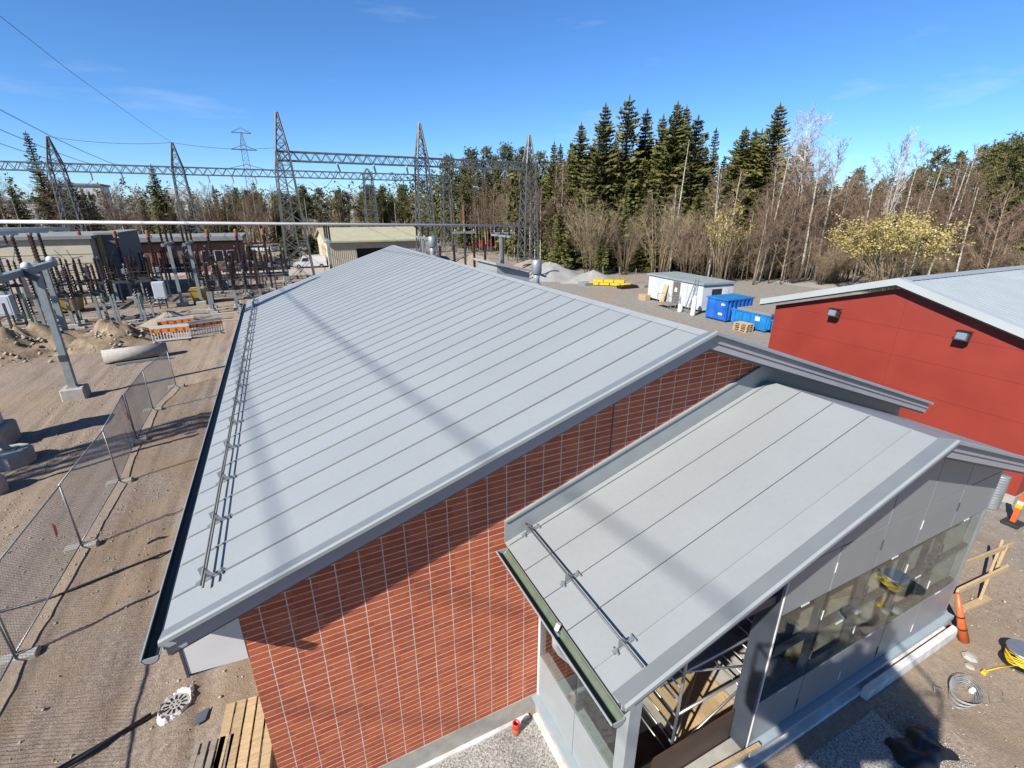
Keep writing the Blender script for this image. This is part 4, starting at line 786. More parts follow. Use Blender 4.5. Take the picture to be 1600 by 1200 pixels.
# stores of material behind the roof
heap('gravel_pile', 'pale grey gravel pile behind the roof vent', 33.5, 57.5, 5.2, 4.2, 2.2, 'pile', 6, .06); heap('gravel_pile', 'lower grey gravel pile nearer the site cabin', 36.5, 51.5, 4.5, 3.0, 1.5, 'pile', 7, .06)
heap('sand_pile', 'large brown sand pile beyond the roof hatch', 27.5, 70, 10, 6, 2.5, 'sandpile', 8, .06); heap('sand_pile', 'smaller brown sand pile right of the large one', 35, 66, 6, 4.5, 1.7, 'sandpile', 9, .06)
t = thing('yellow_bundle', 'low stack of yellow insulation packs lying before the trees', 'packs', (36.3, 47.6, 0))
for k in range(7):
    u = k % 4; lv = k // 4; c0 = np.array([34.9 + .95 * u + .4 * lv, 48.9 - .85 * u - .3 * lv, .1 + .34 * lv]); a_ = unit([1, -.9, 0]) * .58; b_ = unit([.9, 1, 0]) * .45
    MB().prism([tuple(c0 - a_ - b_), tuple(c0 + a_ - b_), tuple(c0 + a_ + b_), tuple(c0 - a_ + b_)], (0, 0, .31)).build('pack', 'yellow', t)
for i, (x, y, dx, dy, mt, lb) in enumerate(((33.4, 48.6, 2.2, 1.6, 'flatroof', 'flat grey stack of boards left of the yellow pipes'), (35.8, 44.6, 2.6, 1.0, 'black', 'low dark stack of pipes beside the yellow pipes'), (38.8, 44.2, 1.4, 1.0, 'woodold', 'brown stack of boards right of the yellow pipes'))):
    q = MB(); [q.box(x, x + dx - .1 * k, y, y + dy, .12 * k, .12 * k + .1) for k in range(3)]; tag(q.build('material_stack', mt), lb, 'stack')
g = random.Random(3)
for i in range(7):
    x, y = 38.5 + .9 * i, 52 - 2.2 * i; tag(MB().bar((x, y, 0), (x + g.uniform(-.3, .3), y, 1.9), .07, .07).build('fence_stake', 'woodold'), 'slender leaning stake at the edge of the wood behind the yard', 'stake', 'stakes along the wood')
for i, (x, y, mt, lb) in enumerate(((44.6, 106, 'carred', 'left of the two far red machines before the wood'), (47.5, 101, 'carred', 'right of the two far red machines before the wood'))):
    t = thing('red_machine', lb, 'machine', (x, y, 0), 'red machines'); MB().bevbox(x - 1.8, x + 1.8, y - 1.1, y + 1.1, .7, 2.4, .15).build('body', mt, t); MB().bevbox(x - .2, x + 1.4, y - .9, y + .9, 2.4, 3.6, .15).build('cab', 'darkglass', t)
    for sx in (-1.2, 1.2):
        for sy in (-1, 1): MB().tube((x + sx, y + sy * 1.0, .65), (x + sx, y + sy * 1.3, .65), .65, n=14).build('wheel', 'rubber', t)
    MB().bar((x - 1.8, y, 1.9), (x - 3.6, y, .9), .3, .3).build('boom', mt, t); MB().box(x - 4.4, x - 3.4, y - .9, y + .9, .3, 1.1).build('bucket', 'darksteel', t)
# ------------------------------------------------------------------ lattice gantries
def tower(label, x, y, hb, hp, wb, wm, group, name='gantry_tower'):
    """Four tapering legs to the beam height hb, then a pyramid peak to hp."""
    t = thing(name, label, 'pylon', (x, y, 0), group)
    def half(z): return (wb + (wm - wb) * z / hb) / 2 if z <= hb else wm / 2 * max(.06, 1 - (z - hb) / (hp - hb) * .9)
    zs = [0]; 
    while zs[-1] < hb - .4: zs.append(min(hb, zs[-1] + max(1.1, half(zs[-1]) * 2 * .8)))
    zs[-1] = hb; k = hb
    while k < hp - .3: k = min(hp, k + 1.05); zs.append(k)
    S4 = ((-1, -1), (1, -1), (1, 1), (-1, 1)); P = lambda i, z: (x + S4[i % 4][0] * half(z), y + S4[i % 4][1] * half(z), z)
    for i in range(4):
        q = MB(); [q.bar(P(i, za), P(i, zb), .17, .17) for za, zb in ((0, hb), (hb, hp))]; q.build('leg', 'lattice', t)
    q = MB()
    for j in range(len(zs) - 1):
        for i in range(4):
            a, b = zs[j], zs[j + 1]; q.bar(P(i, a), P(i + 1, b), .085, .06); q.bar(P(i + 1, a), P(i, b), .085, .06)
            if j % 2 == 0: q.bar(P(i, b), P(i + 1, b), .06, .05)
    q.build('bracing', 'lattice', t)
    for i in range(4): px, py, _ = P(i, 0); MB().bevbox(px - .35, px + .35, py - .35, py + .35, -.2, .3, .05).build('footing', 'concrete', t)
    return t
def beam(label, x0, x1, y, z, s, group):
    t = thing('gantry_beam', label, 'gantry beam', ((x0 + x1) / 2, y, z), group); h = s / 2
    for dy in (-h, h):
        for dz in (0, s): MB().bar((x0, y + dy, z + dz), (x1, y + dy, z + dz), .15, .15).build('chord', 'lattice', t)
    q = MB(); n = int((x1 - x0) / (s * 1.25)); st = (x1 - x0) / n
    for k in range(n):
        a, b = x0 + k * st, x0 + (k + 1) * st; m_ = (a + b) / 2
        for dy in (-h, h): q.bar((a, y + dy, z), (m_, y + dy, z + s), .08, .08); q.bar((m_, y + dy, z + s), (b, y + dy, z), .08, .08)
        q.bar((a, y - h, z), (b, y + h, z), .05, .05); q.bar((a, y - h, z + s), (b, y + h, z + s), .05, .05)
    q.build('bracing', 'lattice', t); return t
GF, GR = 69.0, 100.0
for x, w, lb in ((2.4, 3.3, 'tall steel lattice gantry tower left of the beige hall'), (19.6, 2.6, 'tall steel lattice gantry tower right of the beige hall'), (36.1, 2.6, 'tall steel lattice gantry tower in front of the spruce wood')):
    tower(lb, x, GF, 15.3, 19.6 if x < 30 else 19.2, w, 1.45, 'near gantry towers')
beam('steel lattice beam across the three near gantry towers', 1.7, 36.9, GF, 14.4, 1.0, 'gantry beams')
for x, lb in ((-28, 'far lattice gantry tower near the left picture edge'), (-12.6, 'far lattice gantry tower above the red brick building'), (2.6, 'far lattice gantry tower close behind the tall left one'), (17.7, 'far lattice gantry tower behind the beige hall'), (33.2, 'far lattice gantry tower just right of the middle near tower')):
    tower(lb, x, GR, 15.2, 19.0 if x < 10 else 16.2, 2.6, 1.5, 'far gantry towers')
beam('long steel lattice beam across the far gantry towers', -62, 34, GR, 14.3, 1.1, 'gantry beams')

def catenary(p, q, sag, n=14):
    p, q = np.array(p, float), np.array(q, float); return [p + (q - p) * u - np.array([0, 0, 4 * sag * u * (1 - u)]) for u in np.linspace(0, 1, n + 1)]
insul_mesh = MB()
pr = [(.03, 0)]
for k in range(8): pr += [(.13, .06 + .17 * k), (.13, .1 + .17 * k), (.05, .15 + .17 * k)]
insul_mesh.lathe(pr + [(.03, 1.45)], 10); INS = insul_mesh.mesh('insulator_string', M['white'] if False else pm('pale_glass_insulator', (0.42, 0.47, 0.47), .25, 0, .1, 6))
def string(p, d, label, group):
    o = link('insulator_string', INS); o.location = p; o.rotation_euler = Vector(d).to_track_quat('Z', 'Y').to_euler(); return tag(o, label, 'insulator', group)
k = 0
for x in (8.5, 13, 17.3): string((x, GF - .6, 14.3), (.25, .6, -.6), f'{ORD[k]} insulator string from the left under the near gantry beam', 'insulator strings under the near beam'); k += 1
for x in (24, 28.3, 32.5): string((x, GF + .4, 14.3), (-.3, .7, -.5), f'{ORD[k]} insulator string from the left under the near gantry beam', 'insulator strings under the near beam'); k += 1
wl = 0
def conductor(pts, r, label, group='overhead conductors', name='overhead_wire'): return tag(MB().path(pts, r, 5).build(name, 'wire', None, True), label, 'wire', group)
for i, x in enumerate((8.5, 13, 17.3, 24, 28.3, 32.5)): conductor(catenary((x, GF + .6, 13.6), (x - 1, GR - 1, 13.6), 1.6), .035, f'{ORD[i]} sagging wire from the left between the near and far gantry')
for i, x in enumerate((-24, -20.2, -16.5, -8.5, -5, -1.5)):
    string((x, GR - .4, 14.2), (.1, -.5, -.8), f'{ORD[i]} insulator string from the left under the far gantry beam', 'insulator strings under the far beam')
    conductor(catenary((x, GR - 1.0, 13.1), (x + .6, 66, 8.6), 1.2), .03, f'{ORD[i]} down lead from the left between far gantry beam and busbars', 'down leads')
conductor(catenary((-12.6, GR, 19), (2.6, GR, 19), .5), .03, 'thin earth wire between two far gantry peaks', None); conductor(catenary((-28, GR, 19), (-12.6, GR, 19), .5), .03, 'thin earth wire from the leftmost far gantry peak', None)
# line conductors that climb from the far gantry over the camera's left shoulder (they shade the roofs)
def climb(x, dz=0.0): return [(x, y, z + dz * (100 - y) / 100) for y, z in ((100, 15.0), (90, 15.15), (80, 15.5), (70, 16.05), (60, 16.8), (50, 17.7), (40, 18.65), (30, 19.65), (18, 20.85), (5, 22.2), (-3, 23.15), (-10, 23.95), (-20, 25.1), (-35, 27.1))]
for i, x in enumerate((-19.5, -22.4, -25.3)):
    for s_ in (-.055, .055): conductor([(p[0] + s_, p[1], p[2]) for p in climb(x, -.45 * i)], .017, f'{["right", "middle", "left"][i]} twin line conductor leaving the top left picture corner', 'twin line conductors')
conductor([(-12.6, 100, 19), (-12.6, 85, 18.85), (-12.6, 70, 18.9), (-12.7, 55, 19.1), (-12.8, 43, 19.6), (-13, 25, 20.8), (-13.2, 5, 22.8), (-13.4, -20, 26)], .018, 'thin earth wire climbing to the top left picture corner', None)

# far pylon
t = tower('distant power line pylon with crossarms on the horizon', -8, 330, 44, 50, 5, 2.6, None, 'line_pylon')
for z, w in ((49.5, 5), (41, 6.5), (31, 10)):
    q = MB(); q.bar((-8 - w, 330, z), (-8 + w, 330, z), .5, .4); q.bar((-8 - w, 330, z), (-8, 330, z + 2.5), .25, .25); q.bar((-8 + w, 330, z), (-8, 330, z + 2.5), .25, .25); q.build('crossarm', 'lattice', t)

# ------------------------------------------------------------------ busbars and switchgear
zb = lambda x: 7.85 - (x + 22) * .0178
for i, (y, lb) in enumerate(((52.6, 'nearest long aluminium busbar tube across the substation'), (55.0, 'middle long aluminium busbar tube across the substation'), (57.4, 'farthest long aluminium busbar tube across the substation'))):
    tag(MB().tube((-32, y, zb(-32)), (26.5 - 1.5 * i, y, zb(26) ), .115, n=10).build('busbar_tube', 'bus', None, True), lb, 'busbar', 'long busbar tubes')
for i, (y, x1, z, lb) in enumerate(((46, -13.2, 7.45, 'longest short busbar tube ending at the left'), (42.6, -13.4, 7.40, 'middle short busbar tube ending at the left'), (40, -14.0, 7.36, 'shortest busbar tube at the left picture edge'))):
    tag(MB().tube((-30, y, z), (x1, y, z), .12, n=10).build('busbar_tube', 'bus', None, True), lb, 'busbar', 'short busbar tubes')
def inscol(n=9, h=2.0, r=.16):
    pr = [(r * .8, 0)]
    for k in range(n): u = h * k / n; pr += [(r * 1.25, u + .35 * h / n), (r * .75, u + .6 * h / n)]
    return pr + [(r * .8, h)]
PORC2 = MB().lathe(inscol(9, 2.0, .095), 9).mesh('insulator', 'porc'); PORC3 = MB().lathe(inscol(13, 3.0, .135), 9).mesh('insulator', 'porc'); PORC1 = MB().lathe(inscol(6, 1.3, .08), 8).mesh('insulator', 'porc')
RODP = MB().tube((0, 0, 0), (0, 0, 1.0), .03, n=5).mesh('contact_rod', 'darksteel'); CAPW = MB().lathe([(.05, 0), (.085, .03), (.085, .16), (.03, .2)], 10).mesh('cap', 'galv')
REDC = MB().lathe([(.12, 0), (.18, .06), (.18, .62), (.12, .7)], 12).mesh('cap', 'redcap')
def kid(nm, me, t, x, y, z, tilt=0): o = link(nm, me, t, (x, y, z)); o.rotation_euler = (0, tilt, 0); return o
# instrument transformers with red caps
def post_it(label, x, y, group):
    t = thing('instrument_transformer', label, 'transformer', (x, y, 0), group)
    MB().bevbox(x - .4, x + .4, y - .4, y + .4, -.1, .25, .04).build('footing', 'concrete', t); MB().bar((x, y, .25), (x, y, 2.6), .24, .24).build('post', 'poststeel', t)
    MB().bevbox(x - .3, x + .3, y - .3, y + .3, 2.6, 3.1, .05).build('tank', 'poststeel', t); kid('insulator', PORC3, t, 0, 0, 3.1); kid('cap', REDC, t, 0, 0, 6.08); MB().lathe([(.1, 0), (.13, .1), (.05, .25)], 8, (x + .22, y, 6.05)).build('terminal', 'galv', t)
for i, x in enumerate((-17.2, -14.4, -11.7, -6.45, -3.75, -1.1)): post_it(f'{ORD[i]} red capped instrument transformer from the left', x, 62, 'red capped instrument transformers')
# disconnector frames: dark steel frame on grey legs carrying brown insulators
def disconnector(label, x0, x1, y0, y1, z, group, n=4):
    t = thing('disconnector_frame', label, 'switchgear', ((x0 + x1) / 2, (y0 + y1) / 2, 0), group); lx, ly, _ = t.location
    for y in (y0, y1): MB().bar((x0, y, z), (x1, y, z), .16, .22).build('beam', 'darksteel', t)
    for k in range(n):
        x = x0 + .5 + (x1 - x0 - 1) * k / (n - 1); MB().bar((x, y0 - .4, z + .14), (x, y1 + .4, z + .14), .14, .12).build('cross_beam', 'darksteel', t)
        for j, y in enumerate((y0 - .2, (y0 + y1) / 2, y1 + .2)): kid('insulator', PORC2 if (k + j) % 3 else PORC1, t, x - lx, y - ly, z + .2)
        kid('cap', CAPW, t, x - lx, y0 - .2 - ly, z + (2.2 if (k) % 3 else 1.5)); MB().tube((x, y0 - .2, z + 2.3), (x, y1 + .2, z + 2.3), .03, n=5).build('contact_arm', 'darksteel', t); MB().tube((x, y0 - .2, z + .9), (x + (.9 if k < n - 1 else -.9), y0 - .2, z + .9), .03, n=5).build('linkage', 'darksteel', t)
        kid('contact_rod', RODP, t, x + .5 - lx, y0 - ly, z + .2); kid('contact_rod', RODP, t, x + .5 - lx, y1 - ly, z + .2)
    for x in (x0 + .4, (x0 + x1) / 2, x1 - .4):
        for y in (y0, y1): MB().bar((x, y, .2), (x, y, z - .1), .2, .2).build('leg', 'poststeel', t); MB().bevbox(x - .35, x + .35, y - .35, y + .35, -.1, .22, .04).build('footing', 'concrete', t)
disconnector('left dark steel disconnector frame before the red brick building', -19, -10.9, 57.0, 59.4, 2.3, 'disconnector frames', 5); disconnector('right dark steel disconnector frame before the gravel road', -8.0, .8, 57.0, 59.4, 2.2, 'disconnector frames', 6)
disconnector('dark steel disconnector frame before the cream building', -26, -20.2, 52.8, 55.4, 2.6, 'disconnector frames', 4); disconnector('farther dark steel disconnector frame behind the right one', -6, 1.2, 64.5, 66.5, 2.1, 'disconnector frames', 5); disconnector('farther dark steel disconnector frame behind the left one', -15.5, -8.6, 65.5, 68, 2.2, 'disconnector frames', 5)
# extra switchgear
disconnector('small dark steel frame under the short busbars', -17.5, -13.2, 48.2, 49.8, 2.4, 'disconnector frames', 4)
disconnector('dark steel frame close left of the tall lattice tower', -6.5, 1.0, 70.5, 73, 2.2, 'disconnector frames', 6); disconnector('near dark steel frame just left of the roof corner', -6.6, -1.6, 50.6, 52.2, 1.9, 'disconnector frames', 5); disconnector('dark steel frame behind the grey annex corner', -13, -7.4, 71, 73, 2.3, 'disconnector frames', 5)
for i in range(22):
    x, y = -24 + 1.13 * i + .4 * math.sin(5 * i), 60.2 + 1.6 * math.sin(3.1 * i); t = thing('surge_arrester', 'slim brown insulator stack on a steel stand in the back row of the switchyard', 'insulator', (x, y, 0), 'slim insulator stacks')
    MB().bar((x, y, 0), (x, y, 2.3), .13, .13).build('stand', 'darksteel' if i % 2 else 'poststeel', t); kid('insulator', PORC2, t, 0, 0, 2.3); MB().tube((x, y, 4.3), (x + .5 * math.sin(i), y - .4, 5.2), .025, n=5).build('lead', 'darksteel', t)
# bus supports: steel post, head beam across the tubes, insulators in threes
def bus_support(label, x, y, h, ys, zt, group, w=.26):
    t = thing('bus_support', label, 'bus support', (x, y, 0), group)
    MB().bevbox(x - .45, x + .45, y - .45, y + .45, -.1, .35, .05).build('footing', 'concrete', t); MB().bar((x, y, .35), (x, y, h), w, w).build('post', 'poststeel', t); MB().bar((x, min(ys) - .3, h + .1), (x, max(ys) + .3, h + .1), .24, .22).build('head_beam', 'poststeel', t)
    for yy in ys:
        o = kid('insulator', PORC2, t, 0, yy - y, h + .2); o.scale = (1, 1, (zt - h - .35) / 2.0); MB().lathe([(.07, 0), (.12, .05), (.12, .16)], 8, (x, yy, zt - .16)).build('clamp', 'galv', t)
for x, lb in ((-21, 'leftmost grey post carrying the long busbars'), (-9.0, 'grey post carrying the long busbars left of the striped barrier line'), (-7.4, 'grey post carrying the long busbars directly behind the barriers'), (5, 'grey post carrying the long busbars before the tall lattice tower'), (15.2, 'grey post carrying the long busbars behind the roof ridge end'), (25, 'rightmost grey post carrying the long busbars')):
    bus_support(lb, x, 55, 5.7, (52.6, 55.0, 57.4), zb(x), 'long busbar supports')
for (x, ys, lb) in ((-14.3, (40.0, 42.6), 'near grey post carrying the short busbars'), (-15.0, (44.4, 46.0), 'far grey post carrying the short busbars'), (-20, (40, 42.6, 46), 'grey post carrying the short busbars at the left picture edge')):
    bus_support(lb, x, sum(ys) / len(ys), 5.2, ys, 7.3, 'short busbar supports', .3)
for i, (x, y, z, lb) in enumerate(((22.5, 61, 6.0, 'left grey T shaped post behind the roof hatch'), (28.5, 62, 5.8, 'right grey T shaped post behind the roof hatch'))):
    t = thing('line_post', lb, 'post', (x, y, 0), 'T posts'); MB().bar((x, y, 0), (x, y, z), .24, .24).build('post', 'darksteel', t); MB().bar((x - 1.6, y, z), (x + 1.6, y, z), .22, .26).build('arm', 'poststeel', t)
    for dx in (-1.3, 0, 1.3): MB().lathe([(.08, 0), (.14, .1), (.06, .3)], 8, (x + dx, y, z + .13)).build('stub', 'poststeel', t)
for i, (x, y) in enumerate(((15.6, 50), (17.2, 50), (19.5, 50), (21, 50.5))):
    t = thing('post_insulator', f'{ORD[i]} brown post insulator from the left behind the roof ridge', 'insulator', (x, y, 0), 'post insulators behind the ridge'); MB().bar((x, y, 0), (x, y, 2.2), .2, .2).build('post', 'poststeel', t); kid('insulator', PORC3, t, 0, 0, 2.2)
    MB().bevbox(x - .3, x + .3, y - .3, y + .3, -.1, .2, .03).build('footing', 'concrete', t)
# the near T frame, its neighbours and their footings
t = thing('t_frame', 'large grey steel T frame on a concrete block beyond the fence', 'T frame', (-9.93, 28.7, 0))
q = MB(); a, b = .30, .20
q.add([(-9.93 + i * a / 2, 28.7 + j * a / 2, .62) for i, j in ((-1, -1), (1, -1), (1, 1), (-1, 1))] + [(-9.85 + i * b / 2, 28.75 + j * b / 2, 5.95) for i, j in ((-1, -1), (1, -1), (1, 1), (-1, 1))], [(3, 2, 1, 0), (4, 5, 6, 7)] + [(i, (i + 1) % 4, 4 + (i + 1) % 4, 4 + i) for i in range(4)]); q.build('post', 'poststeel', t)
MB().bar((-10.25, 25.8, 6.05), (-10.7, 33.6, 6.05), .30, .28).build('arm', 'poststeel', t); MB().bar((-9.85, 28.75, 5.75), (-10.4, 28.75, 6.1), .24, .3).build('saddle', 'navy', t); MB().bar((-9.92, 28.71, 1.9), (-9.92, 28.71, 2.2), .30, .30).build('sleeve', 'navy', t)
for u in (.06, .5, .95): p = np.array([-10.25, 25.8, 6.18]) * (1 - u) + np.array([-10.7, 33.6, 6.18]) * u; MB().lathe([(.2, 0), (.22, .05), (.16, .2), (.06, .26)], 12, p).build('cap', 'bus', t, True)
MB().bevbox(-10.4, -9.45, 28.3, 29.15, -.2, .58, .06).build('footing', 'concrete', t); MB().box(-10.15, -9.7, 28.48, 28.93, .58, .62).build('base_plate', 'galv', t)
for (x, y, w, lb, top) in ((-9.75, 21.5, .5, 'slanting steel strut on a round concrete footing at the left picture edge', (-12.2, 19.6, 6.0)), (-9.55, 19.2, .36, 'low concrete footing with a short steel post at the left picture edge', (-10.9, 18.6, 5.5))):
    t = thing('support_post', lb, 'post', (x, y, 0), 'support posts at the left'); q = MB(); q.lathe([(w * 1.25, -.1), (w * 1.25, .42), (w * 1.05, .55), (.02, .55)], 9, (x, y, 0)); q.build('footing', 'concrete', t); MB().bar((x, y, .55), top, .16, .2).build('post', 'poststeel', t); MB().box(x - .2, x + .2, y - .2, y + .2, .55, .59).build('base_plate', 'galv', t)
t = thing('switch_cabinet', 'pale grey switch cabinet on a concrete base at the left picture edge', 'cabinet', (-11.9, 23.6, 0))
MB().bevbox(-12.1, -10.5, 22.9, 24.4, -.1, .8, .08).build('base', 'concrete', t); MB().bevbox(-11.8, -10.75, 23.1, 24.15, .8, 2.35, .04).build('body', 'cabin', t); MB().box(-10.745, -10.735, 23.5, 23.58, 1.4, 1.65).build('handle', 'black', t); MB().box(-11.9, -10.65, 23.0, 24.25, 2.36, 2.42).build('top', 'galv', t)
for (x, y, z0, w, d, h, mt, lb) in ((-10.35, 54.0, 1.0, .95, .6, 1.5, 'cabin', 'pale grey control box on legs left of the grey bus post'), (-20.2, 50.8, .9, 1.5, .7, 1.5, 'cabin', 'pale grey control box before the cream building'), (-12.4, 55.2, .4, .6, .5, 1.0, 'poststeel', 'small grey control box under the left disconnector frame')):
    t = thing('control_box', lb, 'control box', (x, y, 0), 'control boxes'); MB().bevbox(x - w / 2, x + w / 2, y - d / 2, y + d / 2, z0, z0 + h, .03).build('body', mt, t)
    for dx in (-.3 * w, .3 * w): MB().bar((x + dx, y, 0), (x + dx, y, z0), .1, .1).build('leg', 'darksteel', t)
    MB().box(x - w * .4, x + w * .4, y - d / 2 - .02, y - d / 2 - .003, z0 + .1, z0 + h - .1).build('door', mt, t)
for (x, y, lb) in ((-17.7, 55.8, 'ochre yellow steel bin before the cream building'), (-7.3, 56.0, 'ochre yellow steel bin left of the roof corner')):
    t = thing('yellow_bin', lb, 'bin', (x, y, 0), 'ochre bins'); q = MB(); q.add([(x - .8, y - .7, .2), (x + .8, y - .7, .2), (x + .8, y + .7, .2), (x - .8, y + .7, .2), (x - .95, y - .85, 1.35), (x + .95, y - .85, 1.35), (x + .95, y + .85, 1.35), (x - .95, y + .85, 1.35)], [(3, 2, 1, 0), (4, 5, 6, 7), (0, 1, 5, 4), (1, 2, 6, 5), (2, 3, 7, 6), (3, 0, 4, 7)]); q.build('body', 'ochre', t)
    MB().box(x - 1.0, x + 1.0, y - .9, y + .9, 1.36, 1.46).build('lid', 'ochre', t); MB().box(x - .85, x - .7, y - .6, y + .6, 0, .2).build('skid', 'darksteel', t); MB().box(x + .7, x + .85, y - .6, y + .6, 0, .2).build('skid', 'darksteel', t)
g = random.Random(21)
for i in range(14):                                               # little marker posts and cable trench covers between the frames
    x, y = g.uniform(-22, -2), g.uniform(46, 53); t = thing('equipment_post', 'short grey steel post on a concrete pad among the near switchgear', 'post', (x, y, 0), 'short posts among the switchgear')
    h = g.uniform(1.2, 2.6); MB().bar((x, y, .15), (x, y, h), .13, .13).build('post', 'poststeel' if i % 3 else 'darksteel', t); MB().bevbox(x - .3, x + .3, y - .3, y + .3, -.1, .16, .03).build('footing', 'concrete', t)
    if i % 2: kid('insulator', PORC1, t, 0, 0, h)
for i, y in enumerate((45.2, 48.5, 51.2)): tag(MB().box(-30, -3 - i, y, y + .35, .0, .10).build('cable_trench_cover', 'concrete'), f'{["nearest", "middle", "farthest"][i]} low concrete cable trench cover across the switchyard', 'trench cover', 'cable trench covers')

# ------------------------------------------------------------------ buildings beyond the switchyard
def windows(t, x0, x1, n, y, z0, z1, w, mat='darkglass'):
    for k in range(n):
        x = x0 + (x1 - x0) * (k + .5) / n; f = MB().box(x - w / 2 - .08, x + w / 2 + .08, y - .05, y - .004, z0 - .08, z1 + .08).build('window', 'white', t); MB().box(x - w / 2, x + w / 2, y - .07, y - .052, z0, z1).build('pane', mat, f)
t = thing('cream_building', 'cream clad flat roofed switch building at the left picture edge', 'building', (-30, 66, 0))
MB().box(-46, -16.3, 61, 74, 0, 6.1).build('wall', 'cream', t); MB().box(-46.3, -16.0, 60.7, 74.3, 6.1, 6.4).build('roof', 'flatroof', t)
for k in range(7): MB().box(-46, -16.3, 60.97, 60.997, .86 * k + .4, .86 * k + .43).build('cladding_joint', 'tan', t)
t = thing('grey_annex', 'narrow dark grey building with a tan side wall beside the cream building', 'building', (-15.2, 66, 0))
MB().box(-15.75, -14.5, 63.0, 72, 0, 6.4).build('wall', 'slate', t); MB().box(-16.2, -15.76, 62.8, 72, 0, 6.4).build('side_wall', 'tan', t); MB().box(-16.28, -14.3, 62.7, 72.2, 6.4, 6.6).build('roof', 'flatroof', t)
for k in range(5): MB().box(-15.7, -14.55, 62.96, 62.997, 1.2 * k + .7, 1.2 * k + .74).build('cladding_joint', 'black', t)
t = thing('brick_outbuilding', 'low red brick building with a grey flat roof behind the switchgear', 'building', (-12, 92, 0))
MB().box(-22, -5, 86, 98, 0, 4.5).build('wall', 'brickfar', t); MB().box(-22.6, -4.4, 85.2, 98.6, 4.5, 5.1).build('roof', 'flatroof', t); MB().box(-14.4, -11.6, 85.9, 85.997, 0, 3.9).build('door', 'door', t); windows(t, -10.5, -5.5, 3, 86, 1.4, 3.0, 1.0)
MB().box(-22.3, -4.7, 85.6, 86, 4.2, 4.49).build('eave_board', 'black', t)
t = thing('beige_hall', 'beige corrugated hall with an olive gable roof and a dark open bay', 'building', (18, 92, 0)); hz, hr, ya, yb, x0, x1 = 3.9, 5.6, 83, 101, 7.3, 23.4
MB().box(x0, x0 + .2, ya + .2, yb, 0, hz).build('end_wall', 'cream', t); MB().prism([(x0, ya + .2, hz), (x0, yb, hz), (x0, (ya + yb) / 2, hr)], (.2, 0, 0)).build('gable', 'cream', t)
MB().box(x0 + .22, 11.8, ya + .2, ya + .4, 0, hz).build('front_wall', 'beige', t); MB().box(19.5, x1, ya + .2, ya + .4, 0, hz).build('front_wall', 'beige', t); MB().box(11.8, 19.5, ya + .2, ya + .4, 2.9, hz).build('front_wall', 'beige', t)
q = MB()
for k in range(52): q.box(x0 + .25 + .3 * k, x0 + .37 + .3 * k, ya + .14, ya + .198, 2.9 if 11.6 < x0 + .3 * k + .3 < 19.4 else .1, hz)
o = q.build('corrugation', 'beige', t); o['kind'] = 'stuff'
MB().box(11.8, 19.5, ya + 8, ya + 8.2, 0, hz).build('bay_back', 'slate', t); MB().box(x0 + .2, x1, yb - .2, yb, 0, hz).build('rear_wall', 'beige', t); MB().box(x1 - .2, x1, ya + .4, yb - .2, 0, hz).build('end_wall', 'beige', t)
for a, b, nm in ((ya - .5, (ya + yb) / 2, 'roof_slope'), (yb + .5, (ya + yb) / 2, 'roof_slope')): MB().prism([(x0 - .4, a, hz + .0), (x0 - .4, b, hr + .1), (x0 - .4, b, hr + .35), (x0 - .4, a, hz + .25)], (x1 - x0 + .8, 0, 0)).build(nm, 'beigeroof', t)
for y in (86, 90): MB().box(x0 - .04, x0 - .003, y, y + 2.6, .2, 3.2).build('door', 'tan', t)
t = thing('white_house', 'distant white flat roofed house above the trees at the left', 'building', (-56, 218, 0))
MB().box(-63, -50, 213, 224, 0, 16.6).build('wall', 'white', t); MB().box(-63.4, -49.6, 212.6, 224.4, 16.6, 17.2).build('roof', 'flatroof', t); windows(t, -62, -51, 3, 213, 12, 13.6, 1.6)
t = thing('low_white_house', 'distant low white house left of the taller white one', 'building', (-70, 214, 0)); MB().box(-78, -63.5, 211, 222, 0, 11.5).build('wall', 'white', t); MB().box(-78.4, -63.2, 210.6, 222.4, 11.5, 12).build('roof', 'flatroof', t); windows(t, -77, -65, 3, 211, 8, 9.5, 1.5)
for i, (x, y, z, w, lb) in enumerate(((-27, 205, 12.5, 3.0, 'larger'), (-33, 205, 11.0, 2.4, 'smaller'))):
    t = thing('sign_board', f'{lb} distant white sign board on two poles', 'sign', (x, y, 0), 'distant sign boards'); MB().box(x - w, x + w, y - .1, y + .1, z, z + 3.2 - i).build('board', 'white', t)
    for dx in (-w * .6, w * .6): MB().tube((x + dx, y, 0), (x + dx, y, z), .18, n=6).build('pole', 'galv', t)
for i, (x, h) in enumerate(((-46, 11), (-18, 12), (8, 12), (30, 11))):
    t = thing('street_lamp', f'{ORD[i]} distant street lamp from the left along the road', 'street lamp', (x, 134, 0), 'distant street lamps'); MB().tube((x, 134, 0), (x, 134, h), .1, .06, 6).build('pole', 'galv', t); MB().bar((x, 134, h), (x - 1.6, 133, h + .2), .1, .1).build('arm', 'galv', t); MB().bar((x - 1.6, 133, h + .2), (x - 2.3, 132.6, h + .2), .25, .12).build('lamp_head', 'white', t)

